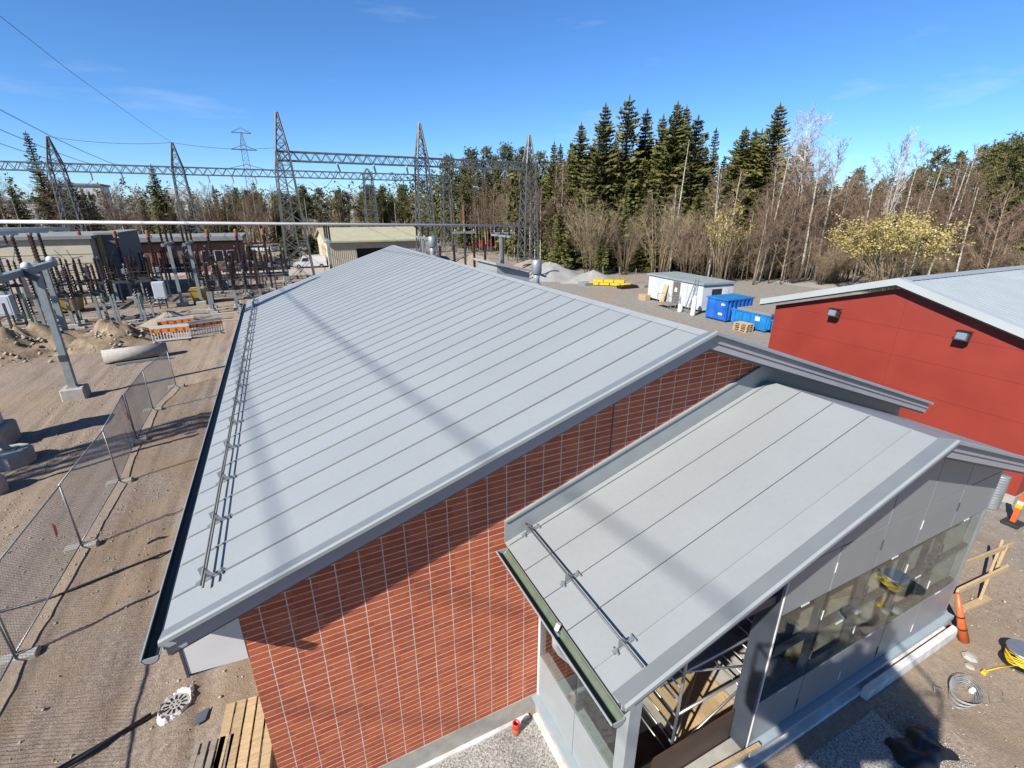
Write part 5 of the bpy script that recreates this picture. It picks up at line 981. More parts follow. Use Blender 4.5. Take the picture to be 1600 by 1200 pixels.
# ------------------------------------------------------------------ vehicles
def car(name, label, cat, x, y, rz, paint, van=False, group=None):
    t = thing(name, label, cat, (x, y, 0), group); t.rotation_euler = (0, 0, R(rz)); wl = t.location.copy(); t.location = (0, 0, 0); l, w = (2.5, .95) if van else (2.15, .88)
    body = [(-l, .35), (l, .35), (l, .72), (l - .1, .88), (l - 1.05, .98), (l - 1.7, 1.0), (-l + .1, 1.02), (-l, .8)]
    top = [(l - 1.15, .98), (l - 1.75, 1.48), (-l + .7, 1.5), (-l + .08, 1.0)] if not van else [(l - .9, .98), (l - 1.5, 1.85), (-l + .15, 1.92), (-l + .03, 1.0)]
    MB().prism([(a, -w, b) for a, b in body], (0, 2 * w, 0)).build('body', paint, t)
    q = MB(); n = len(top); q.v = [(a, -w + .06, b) for a, b in top] + [(a, w - .06, b) for a, b in top]
    for i in (1, 2): q.v[i] = (q.v[i][0], -w + .17, q.v[i][2]); q.v[n + i] = (q.v[n + i][0], w - .17, q.v[n + i][2])
    q.f = [tuple(range(n)), tuple(range(2 * n - 1, n - 1, -1))] + [(i, n + i, n + (i + 1) % n, (i + 1) % n) for i in range(n)]; q.build('cabin', 'darkglass' if not van else paint, t)
    MB().prism([(a * .97, -w + .15, b + .004) for a, b in top[1:3]] + [(top[2][0] * .97, -w + .15, top[2][1] + .05), (top[1][0] * .97, -w + .15, top[1][1] + .05)], (0, 2 * w - .3, 0)).build('roof', paint, t)
    if van: MB().prism([(l - .93, -w + .2, 1.05), (l - 1.38, -w + .25, 1.72), (l - 1.36, -w + .25, 1.74), (l - .9, -w + .2, 1.06)], (0, 2 * w - .4, 0)).build('windscreen', 'darkglass', t); [MB().prism([(l - 1.25, s * (w - .05), 1.08), (l - 1.6, s * (w - .14), 1.62), (l - 2.3, s * (w - .14), 1.62), (l - 2.3, s * (w - .05), 1.08)], (0, .02 * s, 0)).build('side_window', 'darkglass', t) for s in (-1, 1)]
    for sx in (-l + .8, l - .8):
        for s in (-1, 1):
            wh = MB().tube((sx, s * (w - .2), .33), (sx, s * (w + .01), .33), .33, n=14).build('wheel', 'rubber', t); MB().tube((sx, s * (w + .012), .33), (sx, s * (w + .025), .33), .19, n=10).build('rim', 'cargrey', wh)
    for s in (-1, 1): MB().box(l - .02, l + .012, s * .62 - .16, s * .62 + .16, .62, .78).build('headlight', 'white', t); MB().box(-l - .012, -l + .02, s * .66 - .12, s * .66 + .12, .7, .88).build('tail_light', 'redpvc', t)
    t.location = wl; return t
car('parked_car', 'dark blue car parked on the gravel road behind the switchgear', 'car', -7.0, 90.5, 20, 'carblue'); car('delivery_van', 'white van parked beside the beige hall behind the lattice tower', 'van', 4.6, 85, 175, 'carwhite', True)
car('parked_car', 'silver car parked left of the white van', 'car', 1.2, 88, 10, 'cargrey')
g = random.Random(8)
for i, (x, p) in enumerate(((-30, 'carred'), (-26, 'carwhite'), (-3, 'carwhite'), (1, 'cargrey'), (5.5, 'carwhite'), (10, 'carblue'), (14, 'carwhite'), (19, 'cargrey'), (24, 'carwhite'))):
    car('parked_car', f'{ORD[i]} distant parked car from the left along the road', 'car', x, 124 + g.uniform(-1, 1), g.uniform(-15, 15), p, False, 'distant parked cars')
# ------------------------------------------------------------------ trees
class TB:
    """Triangle collector for crowns."""
    def __init__(s): s.v = []; s.f = []
    def tri(s, a, b, c): n = len(s.v); s.v += [a, b, c]; s.f.append((n, n + 1, n + 2))
    def blade(s, p, q, w, g):
        """thin twig: a flat sliver, pointed at its end"""
        d = unit(np.subtract(q, p)); a = unit(np.cross(d, g.normal(size=3))) * w; s.tri(p - a, p + a, q)
def trunk(h, r, mat, lean=0, bend=0, g=None, top=.02, n=8):
    pts = []; rs = []
    for k in range(n): u = k / (n - 1); pts.append((lean * u * h + bend * math.sin(u * 3.1), bend * .6 * math.sin(u * 4 + 1), u * h - .1)); rs.append(r * (1 - u) ** .8 + top)
    m = MB(); m.path(pts, rs, 7); return m.mesh('trunk', mat, True), pts
def spruce_proto(h, rmax, seed, thin=1.0, low=.04):
    g = np.random.default_rng(seed); tm, _ = trunk(h, h * .011, 'bark'); b = TB(); z = h * low
    while z < h * .985:
        u = z / h; L = rmax * ((1 - u) ** .68) * (.62 + .38 * min(1, (u - low) / .12 + .35)) * (1 + .18 * math.sin(9 * u + seed) + .10 * math.sin(23 * u + 2 * seed)) + .14; nb = int((6 + 5 * (1 - u)) * thin) + 1; a0 = g.uniform(0, 6.28)
        for k in range(nb):
            a = a0 + 6.28 * k / nb + g.normal(0, .2); l = L * g.uniform(.5, 1.22); rise = (.35 * u - .12 + g.normal(0, .05)) * l; d = np.array([math.cos(a), math.sin(a), 0]); s = np.array([-d[1], d[0], 0])
            ns = max(3, int(l / .32)); prev = np.array([0, 0, z])
            for j in range(1, ns + 1):
                t = j / ns; p = np.array([0, 0, z]) + d * l * t + np.array([0, 0, rise * t - .55 * l * t * t * (1 - .55 * u) + .30 * l * t ** 3]); wd = (.34 + .30 * (1 - t)) * (.50 + .13 * l) * g.uniform(.7, 1.4); dr = np.array([0, 0, -g.uniform(.12, .55) * (.5 + .2 * l)])
                b.tri(prev + [0, 0, .04], prev + s * wd + dr, p + s * wd * .45 + dr * .7); b.tri(prev + [0, 0, .04], p - s * wd * .45 + dr * .7, prev - s * wd + dr); b.tri(prev, p + [0, 0, .03], prev + dr * 1.6 + s * g.normal(0, .1))
                prev = p
        z += h * (.0165 + .010 * (1 - u)) * g.uniform(.8, 1.25)
    for k in range(5): a = g.uniform(0, 6.28); b.tri(np.array([.05 * math.cos(a), .05 * math.sin(a), h * .97]), np.array([.12 * math.cos(a + 1), .12 * math.sin(a + 1), h * .985]), np.array([0, 0, h * 1.012]))
    return tm, npmesh('crown', b.v, b.f, 'spruce')
def pine_proto(h, seed, crown0=.5, rmax=2.4):
    g = np.random.default_rng(seed); tm, _ = trunk(h, h * .012, 'pinebark', g.normal(0, .015), .2); b = TB()
    for k in range(int(70)):
        u = crown0 + (1 - crown0) * (k + g.random()) / 70; z = u * h; e = (u - crown0) / (1 - crown0); L = rmax * ((1 - e) ** .62) * min(1, .45 + 2.2 * e) * g.uniform(.45, 1.15) + .22; a = g.uniform(0, 6.28)
        d = np.array([math.cos(a), math.sin(a), g.uniform(.1, .5)]); tip = np.array([0, 0, z]) + d * L; b.blade(np.array([0, 0, z]), tip, .04, g)
        for j in range(int(9 + 6 * L)):
            c = np.array([0, 0, z]) + d * L * g.uniform(.45, 1.08) + g.normal(0, .26, 3)
            for q in range(6): v = unit(g.normal(size=3) + [0, 0, .6]) * g.uniform(.18, .42); w = unit(np.cross(v, g.normal(size=3))) * .06; b.tri(c - w, c + w, c + v)
    return tm, npmesh('crown', b.v, b.f, 'pine')
def bare_proto(h, seed, mat_t='birchbark', mat_c='twigred', lean=.0, spread=.30, nb=26, start=.3, tw=.017, up=1.0, dense=1.0, rad=.0085):
    """Leafless deciduous tree: white trunk, ascending limbs, fine hanging twigs."""
    g = np.random.default_rng(seed); bend = g.normal(0, .25); tm, pts = trunk(h, h * rad, mat_t, lean, bend, g); b = TB()
    def at(u): x = u * (len(pts) - 1); i = min(int(x), len(pts) - 2); f = x - i; return np.array(pts[i]) * (1 - f) + np.array(pts[i + 1]) * f
    for k in range(nb):
        u = start + (1 - start) * (k + g.random()) / nb; p = at(min(u, .985)); a = g.uniform(0, 6.28); L = h * spread * (1.05 - u) ** .7 * g.uniform(.6, 1.15) + .4
        d = unit([math.cos(a), math.sin(a), up * g.uniform(.7, 1.5)]); m_ = p + d * L * .5; e = m_ + unit(d + [0, 0, .55]) * L * .55
        for s0, s1, w in ((p, m_, tw * 2.6 * L / 3 + .008), (m_, e, tw * 1.7 * L / 3 + .006)): b.blade(s0, s1 + (s1 - s0) * .2, w, g); b.blade(s0, s1 + (s1 - s0) * .1, w, g)
        for j in range(int((6 + L * 2.2) * dense)):
            t = g.uniform(.2, 1.0); c = (p * (1 - 2 * t) + m_ * 2 * t) if t < .5 else (m_ * (2 - 2 * t) + e * (2 * t - 1)); d2 = unit(d * .7 + g.normal(0, .55, 3) + [0, 0, .25]); l2 = L * g.uniform(.16, .42); e2 = c + d2 * l2; b.blade(c, e2, tw * .85, g)
            for q in range(int(5 * dense)):
                c2 = c + d2 * l2 * g.uniform(.25, 1); b.blade(c2, c2 + unit(d2 * .8 + g.normal(0, .6, 3)) * l2 * g.uniform(.3, .7), tw * .55, g)
    return tm, npmesh('crown', b.v, b.f, mat_c)
def shrub_proto(h, seed, mat='twigpale', n=16, spread=.55, flower=None, tw=.014, dense=1.0):
    """Many stems from one foot."""
    g = np.random.default_rng(seed); m = MB(); b = TB(); fl = TB()
    for k in range(n):
        a = g.uniform(0, 6.28); r = spread * h * math.sqrt(g.random()); top = np.array([math.cos(a) * r, math.sin(a) * r, h * g.uniform(.72, 1.0) * (1 - .22 * (r / (spread * h)) ** 2)]); f = np.array([math.cos(a), math.sin(a), 0]) * g.uniform(.1, .9)
        mid = f * .4 + top * .5 + np.array([0, 0, h * .10]); m.path([f, (f + mid) / 2 + [0, 0, .1 * h], mid, top], [.028 * h / 6, .022 * h / 6, .015 * h / 6, .006], 5)
        for j in range(int(34 * dense)):
            t = g.uniform(.25, 1); c = (f * (1 - 2 * t) + mid * 2 * t) if t < .5 else (mid * (2 - 2 * t) + top * (2 * t - 1)); d = unit((top - f) * .12 * 8 / h + g.normal(0, .6, 3) + [0, 0, .5]); l = h * g.uniform(.06, .17); e = c + d * l; b.blade(c, e, tw, g)
            for q in range(3): c2 = c + d * l * g.uniform(.3, 1); e2 = c2 + unit(d + g.normal(0, .6, 3)) * l * .5; b.blade(c2, e2, tw * .6, g)
            if flower and t > .5:
                for q in range(11): c3 = c + d * l * g.uniform(.2, 1.2) + g.normal(0, .10, 3); v = unit(g.normal(size=3)) * g.uniform(.08, .17); w = unit(np.cross(v, g.normal(size=3))) * g.uniform(.05, .10); fl.tri(c3 - w, c3 + w, c3 + v)
    return m.mesh('stems', mat if flower is None else 'twigpale', True), npmesh('crown', b.v, b.f, mat), (npmesh('catkins', fl.v, fl.f, flower) if flower else None)

SPR = [spruce_proto(22, 3.5, 1), spruce_proto(22, 3.0, 2), spruce_proto(22, 3.9, 3), spruce_proto(22, 2.8, 4, .8), spruce_proto(22, 3.3, 6, .9)]
SPT = spruce_proto(22, 2.1, 5, .55, .25)
PIN = [pine_proto(16, 1), pine_proto(16, 2, .4, 2.8), pine_proto(16, 3, .55, 2.2)]
BIR = [bare_proto(14, 1, lean=.05, dense=1.5), bare_proto(14, 2, 'greybark', lean=.02, mat_c='twig', dense=1.6), bare_proto(14, 3, 'greybark', lean=-.02, spread=.28, dense=1.6, rad=.0065), bare_proto(14, 4, 'greybark', lean=.08, mat_c='twig', spread=.36, dense=1.5, rad=.007), bare_proto(14, 5, 'birchbark', lean=.03, spread=.26, nb=22, start=.4, dense=1.5, rad=.0065), bare_proto(14, 6, 'greybark', lean=-.05, spread=.34, nb=28, start=.22, dense=1.6, rad=.006)]
BIGB = bare_proto(19, 11, lean=.06, spread=.36, nb=40, start=.36, mat_c='twigwhite', rad=.013, up=1.3, dense=1.6, tw=.02)
WBIR = bare_proto(14, 21, 'birchbark', 'twigwhite', .05, .24, 30, .35, .017, 1.5, 1.4)
DEAD = bare_proto(17, 12, 'birchbark', 'twigpale', .06, .12, 26, .2, .02, .2, .35)
ALD = [shrub_proto(9, 1, 'twigpale', 24, .40, None, .016, 1.5), shrub_proto(9, 2, 'twig', 22, .44, None, .016, 1.5), shrub_proto(9, 3, 'twig', 20, .42, None, .016, 1.5)]
WIL = shrub_proto(8.6, 4, 'twigpale', 44, .62, 'catkin', .012, 1.0); WIL2 = shrub_proto(8, 5, 'twigpale', 18, .40, 'catkin', .014, .4)
def plant(name, proto, hproto, x, y, h, label, cat='tree', group=None, wide=1.0, rz=None, tilt=(0, 0)):
    t = thing(name, label, cat, (x, y, 0), group); s = h / hproto; t.scale = (s * wide, s * wide, s); t.rotation_euler = (tilt[0], tilt[1], random.uniform(0, 6.28) if rz is None else rz)
    for nm, me in zip(('trunk', 'crown', 'catkins'), proto):
        if me is not None: link(nm, me, t)
    return t
random.seed(31)
sp = [(46.5, 79.4, 20.0), (49.0, 81.4, 20.0), (46.0, 70.3, 21.6), (46.6, 65.0, 23.4), (49.3, 63.0, 24.3), (53.9, 64.4, 23.2), (54.4, 61.3, 22.0), (54.4, 58.6, 23.2), (58.1, 60.6, 23.3), (55.2, 55.2, 21.0), (62.7, 58.8, 20.4), (63.5, 55.0, 18.1), (61.7, 50.9, 19.2), (61.7, 47.8, 21.8), (67.0, 47.2, 17.6)]
for i, (x, y, h) in enumerate(sp):
    pr = SPT if i in (10,) else SPR[(i * 7 + 1) % 5]
    plant('spruce_tree', pr, 22, x, y, h, ['tall dark spruce', 'spire shaped dark spruce', 'broad dark spruce'][i % 3] + f', {("first second third fourth fifth sixth seventh eighth ninth tenth eleventh twelfth thirteenth fourteenth fifteenth").split()[i]} from the left in the spruce wood', 'tree', 'tall spruces in the wood', random.uniform(1.3, 1.65))
for i, (x, y, h) in enumerate([(50.1, 72.3, 19.5), (54.2, 71.9, 20.6), (55.8, 68.0, 19.0), (60.5, 66.7, 20.3), (60.5, 58.3, 18.0), (67.0, 53.9, 17.0), (66.9, 60.2, 16.7), (44.0, 74, 16.5), (51, 66, 17), (57, 57, 16), (47.5, 76, 17.5), (52.5, 60.5, 15), (59, 53.5, 14.5), (64.5, 50, 15), (45.2, 67.5, 14.0), (48.2, 60.6, 13), (56.5, 53, 12.5)]):
    plant('spruce_tree', SPR[i % 4], 22, x, y, h, 'dark spruce filling the middle of the spruce wood', 'tree', 'spruces inside the wood', random.uniform(1.0, 1.3))
for k in range(30):
    a = k / 30; plant('spruce_tree', SPR[k % 5], 22, 47 + 18 * a + random.uniform(0, 6), 80 - 30 * a + random.uniform(-2, 6), random.uniform(11, 18), 'dark spruce filling the middle of the spruce wood', 'tree', 'spruces inside the wood', random.uniform(1.1, 1.5))
for k in range(16):
    a = (k + random.random()) / 16; plant('spruce_tree', SPR[(k * 2) % 5], 22, 43.5 + 16 * a + random.uniform(-1, 1), 66 - 23 * a + random.uniform(-1, 2), random.uniform(6, 12), 'young spruce among the shrubs at the foot of the wood', 'tree', 'young spruces at the wood edge', random.uniform(1.5, 2.0))
for k in range(34):
    a = (k + random.random()) / 34; plant('spruce_tree', SPR[(k * 3) % 5], 22, 45.5 + 17 * a + random.uniform(-1, 3.5), 73 - 24 * a + random.uniform(-3, 3), random.uniform(12, 19.5), 'dark spruce filling the middle of the spruce wood', 'tree', 'spruces inside the wood', random.uniform(1.35, 1.8))
plant('young_spruce', SPR[2], 22, 41.2, 56.6, 5.3, 'small bright green young spruce at the edge behind the yellow pipes', 'tree', None, 1.5); plant('young_spruce', SPR[0], 22, 38.6, 63.5, 9.5, 'young spruce just right of the lattice tower before the wood', 'tree', None, 1.3)
for i, (x, y, h) in enumerate([(83.5, 38.7, 16.4), (81.5, 33.2, 16.1), (80.6, 30.0, 16.8), (85.7, 33.3, 16.7), (85.5, 41.4, 14.3), (84.7, 49.3, 14.8), (75.2, 27.3, 15.5), (82.5, 36.0, 15.7), (90, 44, 14.5), (88, 27, 17.5), (84, 22, 17), (92, 36, 17)]):
    plant('pine_tree', PIN[i % 3], 16, x, y, h, 'bushy topped pine in the wood behind the red hall', 'tree', 'pines behind the red hall', random.uniform(.85, 1.05))
for i, (x, y, h) in enumerate([(78, 46, 13.5), (74, 50, 15), (70, 54, 16), (81, 39, 14.6), (87, 34, 16.8), (83, 31, 15.8), (77, 29, 13.8), (92, 30, 17.5), (84, 36, 15.5), (86, 30, 16.5), (82, 27, 15), (88, 40, 13.8), (80, 42, 11.5), (90, 24, 17), (79, 24.5, 14.5)]):
    plant('spruce_tree', SPR[i % 5], 22, x, y, h, 'ragged spruce among the pines behind the red hall', 'tree', 'spruces behind the red hall', random.uniform(1.2, 1.6))
plant('spruce_tree', SPT, 22, 76, 40, 12.6, 'thin horizontal branched spruce behind the yellow willow', 'tree', None, 1.4)
for i, (x, y, h) in enumerate([(39.8, 102.6, 20.6), (43.7, 103.1, 21.2), (45.7, 97.8, 21.2), (47.3, 93.7, 20.1), (48.3, 87.5, 19.0), (37.9, 111.7, 20.1), (50, 96, 19), (47, 106, 20), (40.5, 109, 18)]):
    plant('pine_tree', PIN[i % 3], 16, x, y, h, 'tall pine between the lattice towers at the edge of the wood', 'tree', 'pines between the lattice towers', random.uniform(1.0, 1.25))
plant('birch_tree', BIGB, 19, 63.0, 41.9, 19.9, 'tall pale leafless tree with a fan crown right of the spruces', 'tree', None, 1.15, 2.2, (0, .04))
plant('birch_tree', WBIR, 14, 64.8, 33.6, 17.2, 'tall leaning white birch rising through the yellow willow', 'tree', None, .55, .3, (0, .10)); plant('dead_birch', DEAD, 17, 50.4, 52.4, 17.6, 'pale bare dead tree before the dark spruces', 'tree', None, 1, .2)
bi = [(69.0, 40.6, 12.1), (72.6, 38.1, 11.0), (70.9, 32.5, 13.5), (58.1, 42.5, 11.6), (61.6, 41.0, 10.9), (77.0, 33.5, 14.5), (78.5, 44.1, 12.9), (70.8, 27.7, 11.2), (69.6, 25.0, 10.5), (48.4, 50.5, 11.8), (48.1, 53.6, 11.1), (42.7, 67.7, 10.5), (55.1, 43.2, 8.6), (79.7, 37.3, 11.8), (70.3, 49.5, 14.7)]
for k in range(46): a = k / 46; bi.append((61 + 22 * a + random.uniform(-4, 9), 45 - 24 * a + random.uniform(-3, 7), random.uniform(9.5, 13.5)))
for k in range(16): bi.append((50 + 30 * k / 16 + random.uniform(-1, 1), 47 - 21 * k / 16 + random.uniform(-2, 2), random.uniform(12, 16.5)))
for k in range(24): bi.append((52 + random.uniform(0, 12), 47 - random.uniform(0, 8), random.uniform(7, 11)))
for i, (x, y, h) in enumerate(bi): plant('birch_tree', BIR[(0, 4)[i % 2] if 61 <= i < 77 else (i * 5 + i // 6) % 6], 14, x, y, h, 'leafless reddish birch in the thicket behind cabin and red hall', 'tree', 'bare birches in the right thicket', random.uniform(.9, 1.3))
for k in range(14):
    y = random.uniform(88, 122); plant('spruce_tree', SPR[k % 5], 22, 47 + (100 - y) * .06 + random.uniform(-4, 7), y, random.uniform(12, 18), 'dark spruce between the lattice towers at the wood edge', 'tree', 'spruces between the lattice towers', random.uniform(1.2, 1.6))
for k in range(30):
    y = random.uniform(64, 116); x = 40 + (96 - y) * .04 + random.uniform(-2.5, 4) + (1 if y < 80 else 0); plant('birch_tree', BIR[k % 5], 14, x, y, random.uniform(11, 16), 'slim leafless birch at the wood edge behind the lattice towers', 'tree', 'bare birches behind the towers', random.uniform(.6, .9))
sh = [(41.5, 58.6, 11.0, 0), (47.4, 51.3, 10.4, 0), (44.6, 55.5, 8.2, 2), (48.5, 47.2, 7.6, 1), (40.0, 66.0, 7.6, 1), (43.2, 60.5, 7, 1), (50.4, 46.0, 8.5, 2), (52.8, 44.0, 6.4, 1)]
for i, (x, y, h, k) in enumerate(sh): plant('alder_shrub', ALD[k], 9, x, y, h, f'{ORD[i]} bare pale brown shrub from the left before the spruces' if i < 2 else 'bare brown shrub at the foot of the spruce wood', 'shrub', 'bare shrubs before the spruces', 1.1)
for k in range(34): plant('alder_shrub', ALD[k % 3], 9, 56 + random.uniform(0, 24), 0, random.uniform(3, 5.5), 'low bare brush in the thicket behind the red hall', 'shrub', 'low brush in the thicket', 1.5).location.y = 0
for i, o in enumerate([o for o in bpy.data.objects if o.get('group') == 'low brush in the thicket']): a = (o.location.x - 56) / 24; o.location.y = 43 - 20 * a + random.uniform(-4, 6)
plant('willow_shrub', WIL, 8.6, 57.5, 28.0, 8.6, 'broad yellow flowering willow behind the red hall roof', 'shrub', None, 1.3, .5); plant('willow_shrub', WIL2, 8, 49.3, 42.6, 9.6, 'slender yellow green willow behind the site cabin', 'shrub', None, .8)
# trees at the left and along the horizon
random.seed(5)
plant('spruce_tree', SPT, 22, -43.5, 143.6, 24.3, 'lone tall spruce at the left picture edge', 'tree', None, 1.5); plant('spruce_tree', SPR[1], 22, -22.3, 138.2, 18.4, 'dark spruce left of the second far gantry tower', 'tree', None, 1.3)
plant('spruce_tree', SPR[3], 22, -16.5, 139, 11, 'shorter dark spruce beside the distant sign boards', 'tree', None, 1.4)
for k in range(60):
    a = random.random(); x = -62 + 58 * a + random.uniform(-3, 3); y = 140 + random.uniform(-4, 18); plant('birch_tree', BIR[k % 5], 14, x, y, random.uniform(10, 15) * (1.25 if x < -40 else 1.0), 'leafless birch in the row along the far road at the left', 'tree', 'bare birches along the far road', random.uniform(.9, 1.3))
for k in range(26):
    plant('spruce_tree', SPR[k % 5], 22, random.uniform(-62, 40), random.uniform(152, 176), random.uniform(11, 16.5), 'distant pointed spruce in the tree line beyond the switchyard', 'tree', 'distant spruces beyond the switchyard', random.uniform(1.1, 1.5))
for k in range(44):
    x = -8 + 50 * random.random(); y = 150 + random.uniform(-6, 22); q = k % 3
    plant('pine_tree' if q else 'birch_tree', PIN[k % 3] if q else BIR[k % 5], 16 if q else 14, x, y, random.uniform(12, 16), 'distant tree in the line behind the far gantry', 'tree', 'distant trees behind the gantry', random.uniform(1.0, 1.5))
for k in range(12): plant('alder_shrub', ALD[k % 3], 9, random.uniform(-60, 0), random.uniform(132, 139), random.uniform(2.5, 4.5), 'low brush along the far road', 'shrub', 'brush along the far road', 1.6)
for x, y, h, lb in ((2.5, 104, 5.5, 'round dark bush right of the far gantry tower'), (-4.5, 103, 2.6, 'small round green bush on the dry field'), (6.2, 101, 4.6, 'dark bush left of the beige hall')): plant('juniper_bush', SPR[2], 22, x, y, h, lb, 'bush', 'bushes before the beige hall', 3.2)
def far_forest(name, label, n, fx, fy, hh, seed, mats):
    """A far wood that reads as one mass: slim crowns of loose ragged faces."""
    g = np.random.default_rng(seed); b = TB()
    for k in range(n):
        x, y = fx(g), fy(g); 
        if y is None: continue
        h = hh * g.uniform(.72, 1.12); r = h * g.uniform(.10, .2); con = g.random() < .92
        if mats.startswith('twig'):
            for j in range(150):
                u = g.uniform(.1, 1); rr = r * 1.6 * math.sin(3.0 * u ** .9) * math.sqrt(g.random()) + .1; a = g.uniform(0, 6.28); c = np.array([x + rr * math.cos(a), y + rr * math.sin(a), u * h]); b.blade(c, c + unit(np.array([math.cos(a) * .5, math.sin(a) * .5, 1.0]) + g.normal(0, .35, 3)) * g.uniform(.9, 2.4), g.uniform(.018, .05), g)
            b.blade(np.array([x, y, 0]), np.array([x + g.normal(0, .4), y, h * .95]), .10, g); continue
        for j in range(85):
            u = g.uniform(.08, 1); rr = r * ((1 - u) ** .75 if con else math.sin(3.0 * u ** .9)) * g.uniform(.3, 1.1) + .1; a = g.uniform(0, 6.28); c = np.array([x + rr * math.cos(a), y + rr * math.sin(a), u * h]); s = g.uniform(.4, 1.05); v = unit(np.array([math.cos(a), math.sin(a), -.5]) + g.normal(0, .5, 3)) * s; w = unit(np.cross(v, g.normal(size=3))) * s * .45; b.tri(c - w, c + w, c + v)
    o = link(name, npmesh(name, b.v, b.f, mats)); o['kind'] = 'stuff'; tag(o, label, 'forest')
far_forest('distant_wood', 'distant dark wood along the horizon at the left', 420, lambda g: g.uniform(-170, 120), lambda g: g.uniform(185, 300), 17, 3, 'spruce')
far_forest('distant_birch_wood', 'distant brown leafless wood along the horizon', 360, lambda g: g.uniform(-120, 60), lambda g: g.uniform(165, 215), 13, 4, 'twig')
def rx(g): rx.u = g.random(); rx.d = g.uniform(92, 130); rx.a = math.radians(38 + 42 * rx.u); return rx.d * math.sin(rx.a)
far_forest('wood_interior', 'dense wood seen between the trunks behind the right thicket', 330, rx, lambda g: rx.d * math.cos(rx.a), 13, 6, 'pine')
def rx2(g): rx2.u = g.random(); rx2.d = g.uniform(84, 105); rx2.a = math.radians(36 + 46 * rx2.u); return rx2.d * math.sin(rx2.a)
far_forest('thicket_interior', 'brown tangle of bare brush behind the right thicket', 420, rx2, lambda g: rx2.d * math.cos(rx2.a), 9, 7, 'twigred')
far_forest('tower_wood', 'dark wood seen between the lattice towers', 300, lambda g: g.uniform(36, 110), lambda g: g.uniform(116, 190), 18, 9, 'spruce')
def rx3(g): rx3.d = g.uniform(88, 125); rx3.a = math.radians(25 + 16 * g.random()); return rx3.d * math.sin(rx3.a)
far_forest('spruce_wood_interior', 'dark inside of the spruce wood between the trunks', 220, rx3, lambda g: rx3.d * math.cos(rx3.a), 15, 10, 'spruce')
# ------------------------------------------------------------------ just out of frame: the lift the picture was taken from, a lightning mast at the left
hd = np.array([math.sin(R(25.742)), math.cos(R(25.742)), 0]); rt_ = np.array([hd[1], -hd[0], 0]); LP = lambda r, f, z: tuple(rt_ * r + hd * f + np.array([0, 0, z]))
t = thing('scissor_lift', 'scissor lift below the camera whose shadow falls on the porch', 'lift', LP(-.2, -1.05, 0)); RA, RB, FA, FB = -1.3, .95, -1.75, -.35
def slab(z0, z1, g=0.0): return MB().prism([LP(RA + g, FA + g, z0), LP(RB - g, FA + g, z0), LP(RB - g, FB - g, z0), LP(RA + g, FB - g, z0)], (0, 0, z1 - z0))
slab(.25, .85, .05).build('chassis', 'ochre', t); MB().prism([LP(RA, FA, 6.98), LP(RB, FA, 6.98), LP(RB, FB, 6.98), LP(RA, FB, 6.98)], (0, 0, .16)).build('platform', 'ochre', t)
for r in (RA + .35, RB - .35):
    for f in (FA, FB): MB().tube(LP(r, f - .1, .28), LP(r, f + .1, .28), .28, n=14).build('wheel', 'rubber', t)
n = 5; z0, z1 = .9, 6.95; st = (z1 - z0) / n
for k in range(n):
    for f in (FA + .15, FB - .15):
        MB().bar(LP(RA + .2, f, z0 + k * st), LP(RB - .2, f, z0 + (k + 1) * st), .08, .17).build('scissor_arm', 'ochre', t); MB().bar(LP(RB - .2, f + .09, z0 + k * st), LP(RA + .2, f + .09, z0 + (k + 1) * st), .08, .17).build('scissor_arm', 'ochre', t)
    MB().tube(LP((RA + RB) / 2, FA + .1, z0 + (k + .5) * st), LP((RA + RB) / 2, FB - .05, z0 + (k + .5) * st), .05, n=7).build('pivot', 'darksteel', t)
C4 = [(RA, FA), (RB, FA), (RB, FB), (RA, FB)]
for z in (7.65, 8.2):
    for i in range(4): MB().tube(LP(*C4[i], z), LP(*C4[(i + 1) % 4], z), .025, n=6).build('rail', 'ochre', t)
for i in range(4): MB().prism([LP(*C4[i], 7.14), LP(*C4[(i + 1) % 4], 7.14), LP(*C4[(i + 1) % 4], 7.6), LP(*C4[i], 7.6)], tuple(hd * .01 + rt_ * .01)).build('side_sheet', 'ochre', t)  # solid sheets added round the basket to fill out the lift's shadow
for r in (RA, (RA + RB) / 2, RB):
    for f in (FA, FB): MB().tube(LP(r, f, 7.14), LP(r, f, 8.2), .025, n=6).build('stanchion', 'ochre', t)
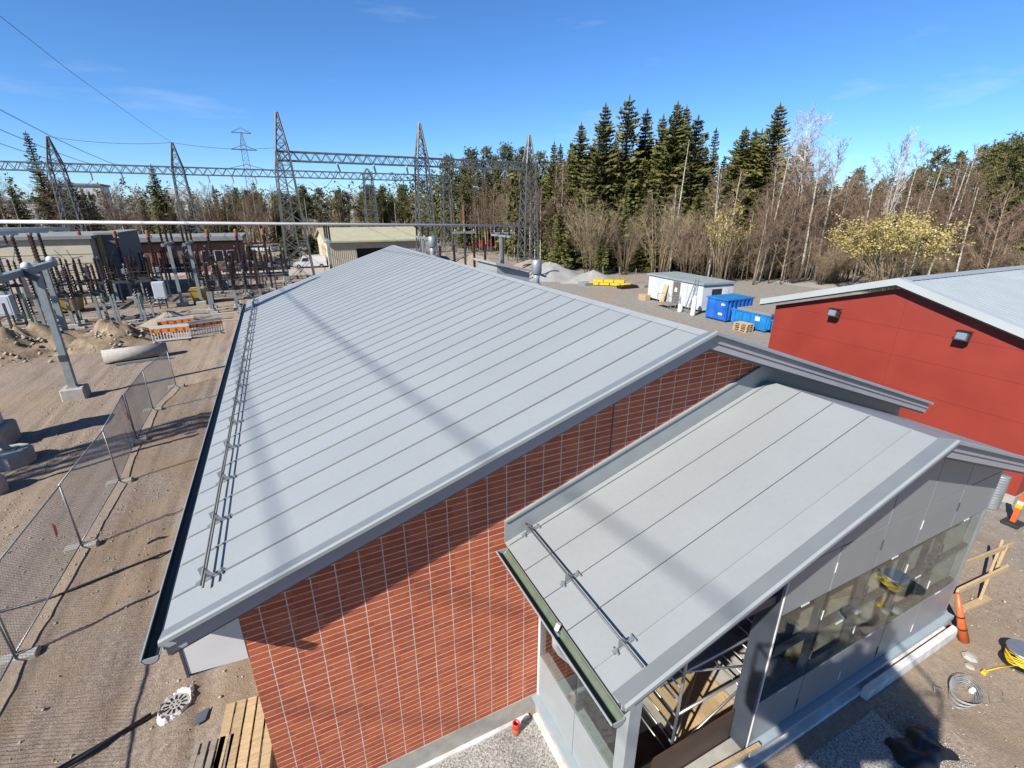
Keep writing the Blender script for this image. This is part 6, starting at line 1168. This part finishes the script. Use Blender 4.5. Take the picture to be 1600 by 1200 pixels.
MB().prism([LP(RA + .05, FB - .4, 7.2), LP(RA + .45, FB - .4, 7.2), LP(RA + .45, FB - .05, 7.2), LP(RA + .05, FB - .05, 7.2)], (0, 0, .38)).build('control_box', 'black', t)
import bmesh
def person(label, r, f, zf, arms, mat):
    """One continuous skinned figure standing on zf; arms: hand points relative to the shoulders."""
    P = lambda a, b, c: Vector(LP(r + a, f + b, zf + c)); me = bpy.data.meshes.new('person'); bm = bmesh.new(); sk = bm.verts.layers.skin.verify()
    J = [(0, 0, .95, .15), (0, 0, 1.2, .15), (0, 0, 1.42, .15), (0, .02, 1.54, .06), (0, .03, 1.64, .095), (0, .04, 1.76, .085),
         (-.19, 0, 1.42, .07), (-.25, .1, 1.17, .05), (*arms[0], .042), (.19, 0, 1.42, .07), (.25, .1, 1.17, .05), (*arms[1], .042),
         (-.1, 0, .88, .10), (-.11, .03, .48, .07), (-.11, 0, .08, .05), (-.11, .16, .05, .045), (.1, 0, .88, .10), (.11, .03, .48, .07), (.11, 0, .08, .05), (.11, .16, .05, .045)]
    E = [(0, 1), (1, 2), (2, 3), (3, 4), (4, 5), (2, 6), (6, 7), (7, 8), (2, 9), (9, 10), (10, 11), (0, 12), (12, 13), (13, 14), (14, 15), (0, 16), (16, 17), (17, 18), (18, 19)]
    vs_ = [bm.verts.new(P(*j[:3])) for j in J]
    for v, j in zip(vs_, J): v[sk].radius = (j[3], j[3])
    vs_[0][sk].use_root = True
    for a, b in E: bm.edges.new((vs_[a], vs_[b]))
    bm.to_mesh(me); bm.free(); o = link('person', me); me.materials.append(M[mat]); o.modifiers.new('skin', 'SKIN'); o.modifiers.new('sub', 'SUBSURF').levels = 1
    return tag(o, label, 'person')
person('person in dark work clothes on the lift platform taking the picture', .5, -.66, 7.14, [(-.46, .40, 1.50), (-.32, .40, 1.52)], 'slate'); person('person in orange work clothes standing second on the lift platform', -.4, -1.2, 7.14, [(-.2, .32, 1.08), (.22, .30, 1.08)], 'orange')
tower('steel lattice lightning mast left of the picture whose shadow crosses the roof end', -24.0, 14.6, 20, 26.5, 1.9, .95, None, 'lightning_mast')
